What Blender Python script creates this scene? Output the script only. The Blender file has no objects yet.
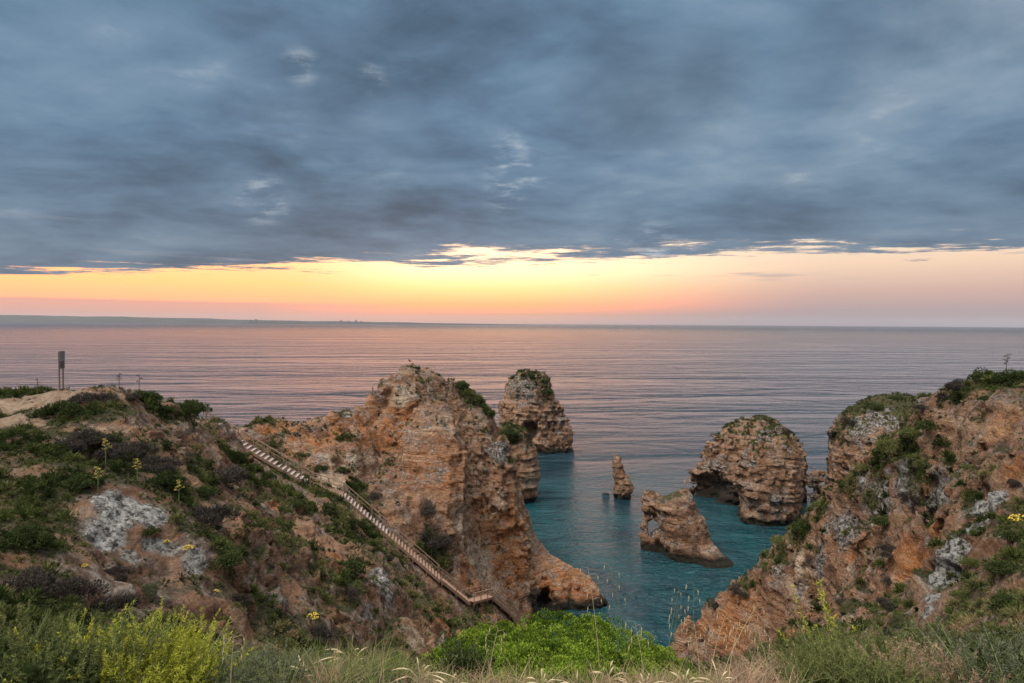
import bpy, math, random
import numpy as np
from mathutils import Vector, Matrix, geometry
R = math.radians
rng = np.random.default_rng(7); random.seed(7)
scn = bpy.context.scene; COL = scn.collection
W, H, F = 1024.0, 683.0, 569.0
CAMZ = 40.0; PITCH = 1.90; ROLL = 0.32

# ------------------------------------------------------------------ camera
cam = bpy.data.objects.new('camera', bpy.data.cameras.new('camera')); COL.objects.link(cam)
cam.data.sensor_width = 36; cam.data.lens = F*36/W; cam.data.clip_start = 0.1; cam.data.clip_end = 120000
CM = Matrix.Rotation(R(90-PITCH), 3, 'X') @ Matrix.Rotation(R(ROLL), 3, 'Z')
cam.matrix_world = Matrix.Translation((0, 0, CAMZ)) @ CM.to_4x4()
scn.camera = cam
CMn = np.array(CM)

def at(px, py, Y):
    """world point seen at photo position px,py whose forward distance is Y"""
    d = CMn @ np.array([(px-W/2)/F, -(py-H/2)/F, -1.0])
    return np.array([0, 0, CAMZ]) + d*(Y/d[1])
def project(P):
    q = (P-np.array([0, 0, CAMZ])) @ CMn
    d = -q[:, 2]; d = np.where(np.abs(d) < 1e-3, 1e-3, d)
    return W/2+F*q[:, 0]/d, H/2-F*q[:, 1]/d, d

# ------------------------------------------------------------------ noise
LAT = rng.random((64, 64, 64)).astype(np.float32)*2-1
def vnoise(x, y, z):
    xi = np.floor(x).astype(np.int32); yi = np.floor(y).astype(np.int32); zi = np.floor(z).astype(np.int32)
    fx = (x-xi).astype(np.float32); fy = (y-yi).astype(np.float32); fz = (z-zi).astype(np.float32)
    fx = fx*fx*(3-2*fx); fy = fy*fy*(3-2*fy); fz = fz*fz*(3-2*fz)
    x0 = xi & 63; x1 = (xi+1) & 63; y0 = yi & 63; y1 = (yi+1) & 63; z0 = zi & 63; z1 = (zi+1) & 63
    def L(a, b, t): return a+(b-a)*t
    return L(L(L(LAT[x0, y0, z0], LAT[x1, y0, z0], fx), L(LAT[x0, y1, z0], LAT[x1, y1, z0], fx), fy),
             L(L(LAT[x0, y0, z1], LAT[x1, y0, z1], fx), L(LAT[x0, y1, z1], LAT[x1, y1, z1], fx), fy), fz)
def fbm(x, y, z, n=4, gain=.5):
    s = 0; a = 1; t = 0
    for i in range(n):
        s = s+a*vnoise(x*2.03**i+7.3*i, y*2.03**i+3.1*i, z*2.03**i+11.7*i); t += a; a *= gain
    return s/t

# ------------------------------------------------------------------ mesh helpers
def tag(o, label=None, cat=None, group=None, kind=None):
    if label: o['label'] = label
    if cat: o['category'] = cat
    if group: o['group'] = group
    if kind: o['kind'] = kind
    return o
def mesh_np(name, V, Fc, mat=None, parent=None, attrs=None, smooth=False, uvs=None):
    """V (n,3), Fc (m,k) constant-size faces"""
    V = np.asarray(V, dtype=np.float32); Fc = np.asarray(Fc, dtype=np.int32)
    me = bpy.data.meshes.new(name); k = Fc.shape[1]; m = len(Fc)
    me.vertices.add(len(V)); me.vertices.foreach_set('co', V.ravel())
    me.loops.add(m*k); me.loops.foreach_set('vertex_index', Fc.ravel())
    me.polygons.add(m); me.polygons.foreach_set('loop_start', np.arange(0, m*k, k, dtype=np.int32))
    me.polygons.foreach_set('use_smooth', np.full(m, smooth, dtype=bool))
    me.update(calc_edges=True)
    for an, (dom, arr) in (attrs or {}).items():
        a = me.attributes.new(an, 'FLOAT', dom); a.data.foreach_set('value', np.asarray(arr, dtype=np.float32))
    if mat: me.materials.append(mat)
    o = bpy.data.objects.new(name, me); COL.objects.link(o)
    if parent: o.parent = parent
    return o
class MB:
    def __init__(s): s.v = []; s.f = []
    def box(s, c, d, rot=None):
        c = Vector(c); n = len(s.v); M = rot if rot is not None else Matrix.Identity(3)
        for i in (-1, 1):
            for j in (-1, 1):
                for k in (-1, 1): s.v.append(c+M @ Vector((i*d[0]/2, j*d[1]/2, k*d[2]/2)))
        for q in ((0,1,3,2),(4,6,7,5),(0,4,5,1),(2,3,7,6),(0,2,6,4),(1,5,7,3)): s.f.append([n+t for t in q])
    def bar(s, a, b, w, h, up=(0, 0, 1)):
        a = Vector(a); b = Vector(b); x = (b-a); L = x.length; x.normalize()
        y = Vector(up).cross(x)
        if y.length < 1e-4: y = Vector((0, 1, 0))
        y.normalize(); z = x.cross(y)
        s.box((a+b)/2, (L, w, h), Matrix((x, y, z)).transposed())
    def tube(s, pts, r, n=5):
        pts = [Vector(p) for p in pts]; base = len(s.v); rs = r if isinstance(r, (list, tuple)) else [r]*len(pts)
        for i, p in enumerate(pts):
            t = (pts[min(i+1, len(pts)-1)]-pts[max(i-1, 0)]).normalized()
            u = t.cross(Vector((0.31, .2, 1)) if abs(t.z) < .9 else Vector((1, .1, 0))).normalized(); v = t.cross(u)
            for k in range(n):
                a = 2*math.pi*k/n; s.v.append(p+(u*math.cos(a)+v*math.sin(a))*rs[i])
        for i in range(len(pts)-1):
            for k in range(n):
                s.f.append([base+i*n+k, base+i*n+(k+1) % n, base+(i+1)*n+(k+1) % n, base+(i+1)*n+k])
        s.f.append([base+k for k in range(n)][::-1]); s.f.append([base+(len(pts)-1)*n+k for k in range(n)])
    def poly(s, pts):
        n = len(s.v); s.v += [Vector(p) for p in pts]; s.f.append(list(range(n, n+len(pts))))
    def build(s, name, mat, parent=None, smooth=False):
        me = bpy.data.meshes.new(name); me.from_pydata([tuple(v) for v in s.v], [], s.f); me.materials.append(mat)
        if smooth: me.polygons.foreach_set('use_smooth', [True]*len(me.polygons))
        me.update(); o = bpy.data.objects.new(name, me); COL.objects.link(o)
        if parent: o.parent = parent
        return o
def empty(name, loc, label, cat, group=None):
    o = bpy.data.objects.new(name, None); COL.objects.link(o); o.location = loc; o.empty_display_size = .3
    return tag(o, label, cat, group)

# ------------------------------------------------------------------ materials
class NT:
    def __init__(s, tree): s.t = tree; s.n = tree.nodes; s.l = tree.links
    def node(s, typ, ins=None, **kw):
        n = s.n.new(typ)
        for k, v in kw.items(): setattr(n, k, v)
        for k, v in (ins or {}).items():
            if isinstance(v, bpy.types.NodeSocket): s.l.new(v, n.inputs[k])
            else: n.inputs[k].default_value = v
        return n
    def math(s, op, a, b=0.0, c=0.0, clamp=False):
        n = s.node('ShaderNodeMath', {0: a, 1: b, 2: c}, operation=op, use_clamp=clamp); return n.outputs[0]
    def mix(s, f, a, b, mode='MIX'):
        n = s.node('ShaderNodeMix', data_type='RGBA', blend_type=mode)
        for i, v in ((0, f), (6, a), (7, b)):
            if isinstance(v, bpy.types.NodeSocket): s.l.new(v, n.inputs[i])
            elif i: n.inputs[i].default_value = (*v[:3], 1)
            else: n.inputs[i].default_value = v
        return n.outputs[2]
    def ramp(s, f, stops, interp='LINEAR'):
        n = s.node('ShaderNodeValToRGB', {0: f}); cr = n.color_ramp; cr.interpolation = interp
        for i, (p, c) in enumerate(stops):
            e = cr.elements[i] if i < 2 else cr.elements.new(p)
            e.position = p; e.color = (*c, 1) if len(c) == 3 else c
        return n.outputs[0]
    def rng(s, v, a, b, c=0.0, d=1.0, smooth=False):
        return s.node('ShaderNodeMapRange', {0: v, 1: a, 2: b, 3: c, 4: d}, interpolation_type='SMOOTHSTEP' if smooth else 'LINEAR').outputs[0]
    def noise(s, vec, scale, detail=4.0, rough=.5, dist=0.0):
        return s.node('ShaderNodeTexNoise', {'Vector': vec, 'Scale': scale, 'Detail': detail, 'Roughness': rough, 'Distortion': dist}).outputs[0]
    def attr(s, name): return s.node('ShaderNodeAttribute', attribute_name=name).outputs['Fac']
    def scale(s, vec, sc, loc=(0, 0, 0), rot=(0, 0, 0)):
        return s.node('ShaderNodeMapping', {'Vector': vec, 'Scale': sc, 'Location': loc, 'Rotation': rot}).outputs[0]
def newmat(name):
    m = bpy.data.materials.new(name); m.use_nodes = True
    t = NT(m.node_tree); t.n.clear()
    out = t.node('ShaderNodeOutputMaterial'); b = t.node('ShaderNodeBsdfPrincipled')
    t.l.new(b.outputs[0], out.inputs[0]); return m, t, b, out
def plain(name, col, rough=.7, var=.25, sc=8, metal=0):
    m, t, b, out = newmat(name)
    p = t.node('ShaderNodeTexCoord').outputs['Object']
    n = t.noise(p, sc, 4)
    c = t.mix(n, [x*(1-var) for x in col], [min(1, x*(1+var)) for x in col])
    t.l.new(c, b.inputs['Base Color']); b.inputs['Roughness'].default_value = rough; b.inputs['Metallic'].default_value = metal
    return m

def rock_material():
    m, t, b, out = newmat('weathered_limestone')
    g = t.node('ShaderNodeNewGeometry'); pos = g.outputs['Position']; nor = g.outputs['Normal']
    nz = t.node('ShaderNodeSeparateXYZ', {0: nor}).outputs[2]
    z = t.node('ShaderNodeSeparateXYZ', {0: pos}).outputs[2]
    big = t.noise(pos, .11, 4, .6); mid = t.noise(pos, .55, 6, .65); fine = t.noise(pos, 3.4, 12, .78)
    warp = t.node('ShaderNodeVectorMath', {0: pos, 1: t.node('ShaderNodeVectorMath', {0: t.node('ShaderNodeTexNoise', {'Vector': pos, 'Scale': .15, 'Detail': 3.}).outputs['Color'], 3: 2.2}, operation='SCALE').outputs[0]}, operation='ADD').outputs[0]
    strata = t.noise(t.scale(warp, (.08, .08, 1.1)), 1.0, 7, .65)
    f = t.math('ADD', t.math('MULTIPLY', strata, .40), t.math('ADD', t.math('MULTIPLY', mid, .27), t.math('MULTIPLY', fine, .33)))
    base = t.ramp(f, [(.36, (.075, .040, .026)), (.45, (.22, .115, .062)), (.52, (.36, .21, .125)), (.61, (.56, .42, .30))])
    org = t.ramp(f, [(.38, (.15, .05, .022)), (.48, (.42, .17, .06)), (.6, (.62, .36, .18))])
    pal = t.ramp(f, [(.38, (.24, .155, .10)), (.48, (.52, .39, .27)), (.6, (.70, .58, .45))])
    gry = t.ramp(t.noise(pos, 2.6, 9, .75), [(.40, (.035, .031, .027)), (.49, (.15, .135, .12)), (.60, (.42, .40, .37))])
    wht = t.ramp(t.noise(pos, 4.5, 9, .75), [(.41, (.045, .042, .036)), (.48, (.24, .235, .22)), (.57, (.54, .54, .51))])
    soil = t.ramp(t.noise(pos, 1.2, 9, .7), [(.35, (.20, .11, .065)), (.5, (.34, .20, .12)), (.65, (.44, .30, .20))])
    sand = t.ramp(t.noise(pos, 2.2, 9, .7), [(.35, (.30, .20, .13)), (.55, (.45, .33, .23)), (.7, (.55, .43, .32))])
    veg = t.ramp(t.noise(pos, 2.4, 12, .8), [(.34, (.016, .018, .008)), (.45, (.05, .055, .02)), (.55, (.085, .075, .036)), (.66, (.17, .12, .075))])
    jit = t.math('SUBTRACT', t.math('ADD', t.math('MULTIPLY', mid, .6), t.math('MULTIPLY', fine, .5)), .55)
    def mask(name, gain=2.2, lo=.35, hi=.6):
        return t.rng(t.math('ADD', t.attr(name), t.math('MULTIPLY', jit, gain)), lo, hi, smooth=True)
    c = t.mix(mask('orange', 1.2, .2, .8), base, org)
    c = t.mix(mask('pale', 1.4, .3, .8), c, pal)
    # lichen crust on weathered, more level stone
    lich = t.math('MULTIPLY', t.rng(nz, .25, .75), t.rng(mid, .44, .56), clamp=True)
    c = t.mix(t.math('MULTIPLY', lich, .7), c, gry)
    blot = t.rng(t.noise(t.scale(pos, (1, 1, .7), (5, 9, 2)), .9, 10, .72), .52, .58, smooth=True)
    c = t.mix(t.math('MULTIPLY', t.math('MULTIPLY', blot, .75), t.rng(t.attr('bare'), 0, .8, 1, .35)), c, (.075, .055, .042))
    c = t.mix(mask('grey', 2.2), c, gry)
    c = t.mix(mask('white', 1.6), c, wht)
    c = t.mix(mask('soil', 1.6), c, soil)
    c = t.mix(mask('sand', 1.4), c, sand)
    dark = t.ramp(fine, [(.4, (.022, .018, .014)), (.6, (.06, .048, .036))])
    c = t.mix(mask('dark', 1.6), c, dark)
    c = t.mix(mask('veg', 2.4), c, veg)
    # bedding planes: thin pale and dark seams
    seam = t.noise(t.scale(warp, (.04, .04, 3.2)), 1.0, 3, .5)
    c = t.mix(t.math('MULTIPLY', t.rng(seam, .60, .66), .3), c, (.07, .04, .025))
    # wet and algae covered tide line
    tide = t.rng(t.math('SUBTRACT', z, t.math('MULTIPLY', mid, 1.6)), 1.0, .1, smooth=True)
    c = t.mix(tide, c, t.ramp(fine, [(.4, (.012, .010, .008)), (.62, (.035, .032, .02))]))
    t.l.new(c, b.inputs['Base Color'])
    b.inputs['Roughness'].default_value = .93; b.inputs['Specular IOR Level'].default_value = .2
    vor = t.node('ShaderNodeTexVoronoi', {'Vector': warp, 'Scale': 1.7, 'Randomness': 1.0}, feature='DISTANCE_TO_EDGE').outputs[0]
    h = t.math('ADD', t.math('MULTIPLY', t.noise(pos, 1.3, 12, .72), 1.1), t.math('MULTIPLY', t.noise(pos, 6.0, 10, .75), .5))
    h = t.math('ADD', h, t.math('MULTIPLY', t.rng(vor, 0, .12), .10))
    h = t.math('ADD', h, t.math('MULTIPLY', seam, .55))
    bp = t.node('ShaderNodeBump', {'Height': h, 'Strength': 1.0, 'Distance': 1.0})
    t.l.new(bp.outputs[0], b.inputs['Normal'])
    return m
ROCK = rock_material()

# ------------------------------------------------------------------ terrain control points (photo x, photo y, forward distance)
ctl = """
240 426 62|262 416 64|290 416 66|320 407 69|345 401 72|370 383 77|395 362 82|413 362 84|430 368 85|445 373 87|468 377 92|480 396 92|492 408 91|500 419 90|512 445 88.5|520 470 87.5|525 500 87|531 532 86|547 552 83|570 560 82|592 572 80|604 592 79|606 616 78.2
410 400 77.5|405 440 72|400 480 67|400 515 61.5|402 538 60|385 425 73.5|372 450 68.5|355 430 69|330 440 66|300 440 63.5|270 440 61.5|340 475 63.5|320 466 62|300 460 61.5|362 480 65|352 449 66|354 470 64.5|380 498 62.5|378 518 60
440 420 78|402 432 76|404 470 71.5|464 440 80.5|470 500 76|450 450 75.5|455 490 71|450 530 66|445 560 62.5|452 580 61|470 450 80|480 480 77.5|495 520 76|510 560 76|500 582 73|482 588 67|470 560 67|462 530 69|530 575 79|560 585 79.5|580 600 78.5|520 612 73|505 600 69|490 596 65|555 626 76.5|590 626 77.5|560 650 69|530 640 68
200 424 55|222 437 56|265 462 56.5|310 489 57|345 499 57.5|375 526 58|405 552 58.6|440 583 59|465 604 60
215 446 52|260 476 51|300 501 50|350 536 49|390 562 49|430 600 50|450 640 52|500 640 58|480 620 60
195 434 45|230 466 43|262 489 42|300 513 41|340 536 40|375 562 38|392 578 37|405 602 36|420 652 35
188 427 43|178 415 38|160 397 34|135 395 32|112 389 30|90 388 30|61 391 31|30 394 32|0 397 30
186 417 52|205 415 57|225 418 58.5|240 421 60
0 450 24|100 420 27|50 415 27.5|150 430 27.5|200 460 31|250 500 34|180 470 25|100 470 21|0 500 18|60 520 17|125 484 20.5|125 560 18|60 580 14|0 580 13|160 600 17|215 520 23|215 590 20|270 530 27|280 590 24|330 560 32|330 610 28|360 640 28|385 600 33
0 625 9.5|100 645 10.5|200 655 13.5|300 665 19|400 675 26
1024 368 36|985 382 36|950 390 38|930 388 41|915 409 43|900 421 45|880 444 48|860 465 51|835 482 54|812 503 57|795 532 59|770 552 61|745 572 62.5|715 588 64|695 584 65|684 592 66|681 622 66.6|680 645 67
1024 400 30|960 420 34|1000 450 24|920 450 38|880 480 42|850 510 46|950 480 32|900 520 36|820 540 52|790 570 55|760 600 58|720 620 61|700 650 64|740 660 58|790 640 52|840 600 46|850 560 45|830 650 44|890 560 38.5|890 620 35
995 495 23|965 530 23.5|940 570 24.5|925 615 25|935 545 32|918 590 31
1024 540 17|1024 622 10.5|980 600 18|990 655 9.5|900 655 19|800 668 27|700 675 40
"""
pts = []; CON = []
RIDGES = (0, 3, 5, 6, 10)   # lines of the table that are ridge, stair, spur and skyline edges
for li, row in enumerate([r for r in ctl.split('\n') if r.strip()]):
    for k, ln in enumerate(row.split('|')):
        if li in RIDGES and k: CON.append((len(pts)-1, len(pts)))
        pts.append(at(*[float(v) for v in ln.split()]))
STAIR_LINE = [(200, 424, 55), (222, 437, 56), (265, 462, 56.5), (310, 489, 57), (345, 499, 57.5), (375, 526, 58), (405, 552, 58.6), (440, 583, 59), (465, 604, 60), (488, 603, 64), (513, 622, 67)]
pts += [np.array(p, float) for p in [
 # seaward and hidden sides
 (-60,72,-4),(-48,76,-4),(-38,74,-4),(-33,74,-4),(-26,80,-4),(-20,90,-4),(-14,97,-4),(-6,104,-4),(2,103,-4),(7,97,-4),(7,91,-4),(8.5,87,-4),(13,86,-4),(16,81,-4),(15.2,77.5,-3),(13,74,-2),
 (-31,66,25),(-26,70,23),(-20,76,24),(-15,86,26),(-10,92,24),
 (-60,110,-4),(20,110,-4),(10,80.5,1),(4.2,88.5,-4),
 (-38,60,27),(-46,55,29),(-34,52,31),(-30,43,33.5),(-38,38,34.5),(-24,46,32.5),(-60,60,22),(-60,40,34),(-60,20,37),(-45,28,36.6),(-45,12,37.5),(-60,-12,39),(-30,8,37.3),(-30,-12,39),
 (0,-12,38.6),(30,-12,38.8),(60,-12,39),
 (-12,2.6,38.3),(-6,2.8,38.25),(0,2.8,38.2),(6,2.8,38.25),(12,2.8,38.4),(-3,5.2,36.7),(3,5.2,36.6),(9,5.5,36.8),(-9,5.2,36.6),(0,9,33),(5,9,33.2),(10,9,34.3),(-6,9,33.8),
 (-2,20,25),(3,20,24.5),(8,20,26),(2,32,17),(8,32,17.5),(4,45,9),(10,45,11),(14,50,9),(8,60,1.5),(12,63,-2),(13,68,-3),(16,66,-3),(18.5,70,-4),(22,72,-4),(27,70,-4),(31,68,-4),
 (34,60,-3),(36,68,-3),(40,56,22),(38,50,27),(44,48,31),(40,42,34),(60,46,33),(60,60,22),(48,70,-3),(60,80,-4),(60,110,-4),
 (33,55.5,10),(30,62,5),(28,65,-2),(45,30,37.5),(60,25,38),(45,10,38.5),(22,6,38.3),(30,15,37.6),(60,5,39)]]
pts = np.array(pts)
# ---- triangulated height raster
GX0, GX1, GY0, GY1, GS = -60.0, 60.0, -12.0, 110.0, 0.3
cdt = geometry.delaunay_2d_cdt([Vector((p[0], p[1])) for p in pts], CON, [], 0, 1e-4)
tv = np.array([(v.x, v.y) for v in cdt[0]]); tz = np.array([pts[o[0]][2] if len(o) else -1e9 for o in cdt[3]])
for k_ in np.nonzero(tz < -1e8)[0]:
    dd_ = np.hypot(pts[:, 0]-tv[k_][0], pts[:, 1]-tv[k_][1]); n_ = np.argsort(dd_)[:3]; tz[k_] = (pts[n_, 2]/dd_[n_]).sum()/(1/dd_[n_]).sum()
nx = int((GX1-GX0)/GS)+1; ny = int((GY1-GY0)/GS)+1
Hm = np.full((nx, ny), -4.0)
for f in cdt[2]:
    a, b_, c = [tv[i] for i in f[:3]]; za, zb, zc = [tz[i] for i in f[:3]]
    i0 = max(0, int((min(a[0], b_[0], c[0])-GX0)/GS)); i1 = min(nx-1, int((max(a[0], b_[0], c[0])-GX0)/GS)+1)
    j0 = max(0, int((min(a[1], b_[1], c[1])-GY0)/GS)); j1 = min(ny-1, int((max(a[1], b_[1], c[1])-GY0)/GS)+1)
    X, Y = np.meshgrid(GX0+GS*np.arange(i0, i1+1), GY0+GS*np.arange(j0, j1+1), indexing='ij')
    den = (b_[1]-c[1])*(a[0]-c[0])+(c[0]-b_[0])*(a[1]-c[1])
    if abs(den) < 1e-9: continue
    u = ((b_[1]-c[1])*(X-c[0])+(c[0]-b_[0])*(Y-c[1]))/den; v = ((c[1]-a[1])*(X-c[0])+(a[0]-c[0])*(Y-c[1]))/den
    w = 1-u-v; ok = (u >= -1e-6) & (v >= -1e-6) & (w >= -1e-6)
    Hm[i0:i1+1, j0:j1+1][ok] = (u*za+v*zb+w*zc)[ok]
def blur(A, n):
    for _ in range(n):
        P = np.pad(A, 1, mode='edge'); A = (P[:-2, 1:-1]+2*P[1:-1, 1:-1]+P[2:, 1:-1])/4
        P = np.pad(A, 1, mode='edge'); A = (P[1:-1, :-2]+2*P[1:-1, 1:-1]+P[1:-1, 2:])/4
    return A
Hm = blur(Hm, 3)
Hs = blur(Hm, 8)
gx, gy = np.gradient(Hs, GS)
SLf = 1/np.sqrt(1+gx*gx+gy*gy)
def bil(A, x, y):
    u = np.clip((x-GX0)/GS, 0, nx-1.001); v = np.clip((y-GY0)/GS, 0, ny-1.001)
    i = u.astype(int); j = v.astype(int); fu = u-i; fv = v-j
    return (A[i, j]*(1-fu)+A[i+1, j]*fu)*(1-fv)+(A[i, j+1]*(1-fu)+A[i+1, j+1]*fu)*fv
def land(x, y, z):
    return (z-bil(Hm, x, y))*bil(SLf, x, y)

# distance from the stairway and the bare plateau, where the ground stays even
SX, SY = np.meshgrid(GX0+GS*np.arange(nx), GY0+GS*np.arange(ny), indexing='ij')
STD = np.full_like(SX, 99.0); sp_ = [at(*q) for q in STAIR_LINE]
for a, b_ in zip(sp_[:-1], sp_[1:]):
    t_ = np.clip(((SX-a[0])*(b_[0]-a[0])+(SY-a[1])*(b_[1]-a[1]))/((b_[0]-a[0])**2+(b_[1]-a[1])**2), 0, 1)
    STD = np.minimum(STD, np.hypot(SX-a[0]-t_*(b_[0]-a[0]), SY-a[1]-t_*(b_[1]-a[1])))
def zland(x, y): return float(bil(Hm, np.array([x]), np.array([y]))[0])

# ------------------------------------------------------------------ implicit shapes
def smin(a, b, k):
    h = np.clip(.5+.5*(b-a)/k, 0, 1); return b+(a-b)*h-k*h*(1-h)
def loft(rows, Y, ratio=.8, depth_shift=0.0, power=2.3, foot=-3.0, minb=0):
    """rows: (photo y, left x, right x) of an outline standing at distance Y -> body of true width and depth"""
    zz = []; cx = []; aa = []
    for (py, l, r) in rows:
        L = at(l, py, Y); Rr = at(r, py, Y); zz.append((L[2]+Rr[2])/2); cx.append((L[0]+Rr[0])/2); aa.append((Rr[0]-L[0])/2)
    o = np.argsort(zz); zz = np.array(zz)[o]; cx = np.array(cx)[o]; aa = np.array(aa)[o]
    ztop = zz[-1]
    if zz[0] > foot: zz = np.r_[foot, zz]; cx = np.r_[cx[0], cx]; aa = np.r_[aa[0], aa]
    amax = aa.max()
    def f(x, y, z):
        c = np.interp(z, zz, cx); a = np.interp(z, zz, aa); bb = np.maximum(a*ratio, minb*np.minimum(1, a/amax*2))
        yc = Y+depth_shift*(ztop-z)
        d = (np.abs((x-c)/a)**power+np.abs((y-yc)/bb)**power)**(1/power)
        return np.maximum((d-1)*np.minimum(a, bb)*.9, z-ztop)
    f.lo = np.array([(cx-aa).min()-3, Y-amax*max(ratio, .3)-4-abs(depth_shift)*10, foot]); f.hi = np.array([(cx+aa).max()+3, Y+amax*ratio+4+abs(depth_shift)*10, ztop+2])
    return f
def ball(px, py, Y, rx, ry, rz):
    c = at(px, py, Y)
    def f(x, y, z):
        d = np.sqrt(((x-c[0])/rx)**2+((y-c[1])/ry)**2+((z-c[2])/rz)**2); return (d-1)*min(rx, ry, rz)
    return f

# rock texture of the stone itself, metres
def rock_disp(x, y, z, amp, lod=5, bedk=1.0):
    wx = x+1.5*vnoise(x*.12, y*.12, z*.12); wz = z+.9*vnoise(x*.1+9, y*.1, z*.1)+.08*x
    big = fbm(wx*.16, y*.16, wz*.13, 2)
    flute = 1-2*np.abs(vnoise(wx*.42, y*.42, wz*.07+3))
    bed = vnoise(x*.05, y*.05, wz*1.15)+.6*vnoise(x*.09+4, y*.09, wz*2.6)
    crag = 1-2*np.abs(vnoise(wx*.55+5, y*.55, wz*.6)); crag2 = 1-2*np.abs(vnoise(wx*1.3+5, y*1.3, wz*1.5))
    pit = np.minimum(0, vnoise(x*.8+21, y*.8, z*1.1)+.25)
    d = .80*big+.30*flute+(.26*bedk if lod > 4 else .34)*bed+.34*crag+(.22 if lod > 4 else .14)*crag2+(.35 if lod > 4 else .12)*pit+.13*vnoise(x*2.9, y*2.9, z*3.1)
    crev = np.exp(-9*np.abs(vnoise(wx*.33+40, y*.33, z*.16)+.3*vnoise(x*1.3, y*1.3, z*1.3)))
    d = d-.75*crev-.35*np.exp(-10*np.abs(vnoise(wx*.8+14, y*.8, wz*.8)))
    if lod > 4: d = d-.75*np.exp(-6*np.abs(vnoise(wx*.21+60, y*.13, wz*.03)))*1.25+.16*(1-2*np.abs(vnoise(x*2.4+3, y*2.4, z*2.4)))+.12*vnoise(x*6.1, y*6.1, z*6.5)-.22*np.exp(-9*np.abs(vnoise(x*1.9+14, y*1.9, z*2.3)))
    return -(d-(.42 if lod == 4 else 0))*amp

def surface_nets(f, org, h):
    s = f < 0
    c = s[:-1, :-1, :-1].astype(np.int8)
    for d in [(1,0,0),(0,1,0),(1,1,0),(0,0,1),(1,0,1),(0,1,1),(1,1,1)]:
        c += s[d[0]:s.shape[0]-1+d[0], d[1]:s.shape[1]-1+d[1], d[2]:s.shape[2]-1+d[2]]
    I, J, K = np.nonzero((c > 0) & (c < 8)); n = len(I)
    idx = np.full(c.shape, -1, dtype=np.int32); idx[I, J, K] = np.arange(n)
    acc = np.zeros((n, 3)); cnt = np.zeros(n)
    cor = [(a, b, d) for a in (0, 1) for b in (0, 1) for d in (0, 1)]
    val = {k: f[I+k[0], J+k[1], K+k[2]] for k in cor}
    for a in cor:
        for ax in range(3):
            if a[ax]: continue
            b = list(a); b[ax] = 1; b = tuple(b); va = val[a]; vb = val[b]; m = (va < 0) != (vb < 0)
            t = np.where(m, va/np.where(m, va-vb, 1), 0)
            p = np.array(a, float)[None, :]+np.zeros((n, 3)); p[:, ax] += t
            acc += p*m[:, None]; cnt += m
    V = acc/cnt[:, None]+np.stack([I, J, K], 1); V = V*h+np.array(org)
    fs = []
    for ax in range(3):
        o1, o2 = [(1, 2), (2, 0), (0, 1)][ax]
        A = s; sl0 = [slice(None)]*3; sl1 = [slice(None)]*3; sl0[ax] = slice(0, -1); sl1[ax] = slice(1, None)
        e = A[tuple(sl0)] != A[tuple(sl1)]
        P = np.stack(np.nonzero(e), 1)
        P = P[(P[:, o1] > 0) & (P[:, o2] > 0) & (P[:, o1] < s.shape[o1]-1) & (P[:, o2] < s.shape[o2]-1)]
        def g(d1, d2):
            Q = P.copy(); Q[:, o1] -= d1; Q[:, o2] -= d2; return idx[Q[:, 0], Q[:, 1], Q[:, 2]]
        q = np.stack([g(1, 1), g(0, 1), g(0, 0), g(1, 0)], 1)
        fl = ~s[P[:, 0], P[:, 1], P[:, 2]]; q[fl] = q[fl][:, ::-1]
        fs.append(q)
    return V, np.concatenate(fs)

def build_rock(name, fbase, lo, hi, h, amp, lod=5, cuts=(), extra_amp=None):
    lo = np.array(lo, float); hi = np.array(hi, float)
    C = 4; hc = h*C
    n = np.ceil((hi-lo)/hc).astype(int)+1
    ax = [lo[i]+hc*np.arange(n[i]) for i in range(3)]
    X, Y, Z = np.meshgrid(*ax, indexing='ij')
    fc = fbase(X, Y, Z).astype(np.float32)
    def up(A, axis):
        A = np.moveaxis(A, axis, 0); m = A.shape[0]; out = np.empty(((m-1)*C+1,)+A.shape[1:], np.float32)
        for k in range(C): out[k:-1:C] = A[:-1]*(1-k/C)+A[1:]*(k/C)
        out[-1] = A[-1]; return np.moveaxis(out, 0, axis)
    f = up(up(up(fc, 0), 1), 2)
    band = 3.2*amp+2*h
    I, J, K = np.nonzero(np.abs(f) < band)
    x = (lo[0]+h*I).astype(np.float32); y = (lo[1]+h*J).astype(np.float32); z = (lo[2]+h*K).astype(np.float32)
    a = amp if extra_amp is None else extra_amp(x, y, z)
    f[I, J, K] += rock_disp(x, y, z, a, lod, 1.0 if lod < 5 else .45)
    V, Q = surface_nets(f, lo, h)
    return V, Q

def norms(V, Q):
    n = np.cross(V[Q[:, 2]]-V[Q[:, 0]], V[Q[:, 3]]-V[Q[:, 1]])
    N = np.zeros_like(V)
    for k in range(4): np.add.at(N, Q[:, k], n)
    return N/np.maximum(np.linalg.norm(N, axis=1), 1e-9)[:, None]

OUTC = [(at(130, 520, 21.2), 3.2), (at(190, 560, 20.5), 2.2), (at(995, 495, 23), 1.6), (at(965, 530, 23.5), 1.6), (at(940, 570, 24), 1.6), (at(925, 610, 24.5), 1.6), (at(380, 600, 36), 3.5), (at(280, 590, 25), 3), (at(300, 540, 38), 4), (at(880, 500, 40), 6), (at(940, 490, 33), 5)]
def land_amp(x, y, z):
    sl = 1/bil(SLf, x, y)                      # 1 level .. 4 steep
    near = np.clip((y-3)/15, .10, 1)
    st = bil(STD, x, y)
    ex = 0
    for q, rr_ in OUTC: ex = ex+(-.34 if q[1] < 22 else .3)*np.exp(-((x-q[0])**2+(y-q[1])**2+(z-q[2])**2)/(rr_*rr_))
    return np.clip(np.clip(.46+.42*(sl-1), .46, .95)+ex, .22, 1.15)*near*np.clip(st/3.2, .12, 1)

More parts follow.
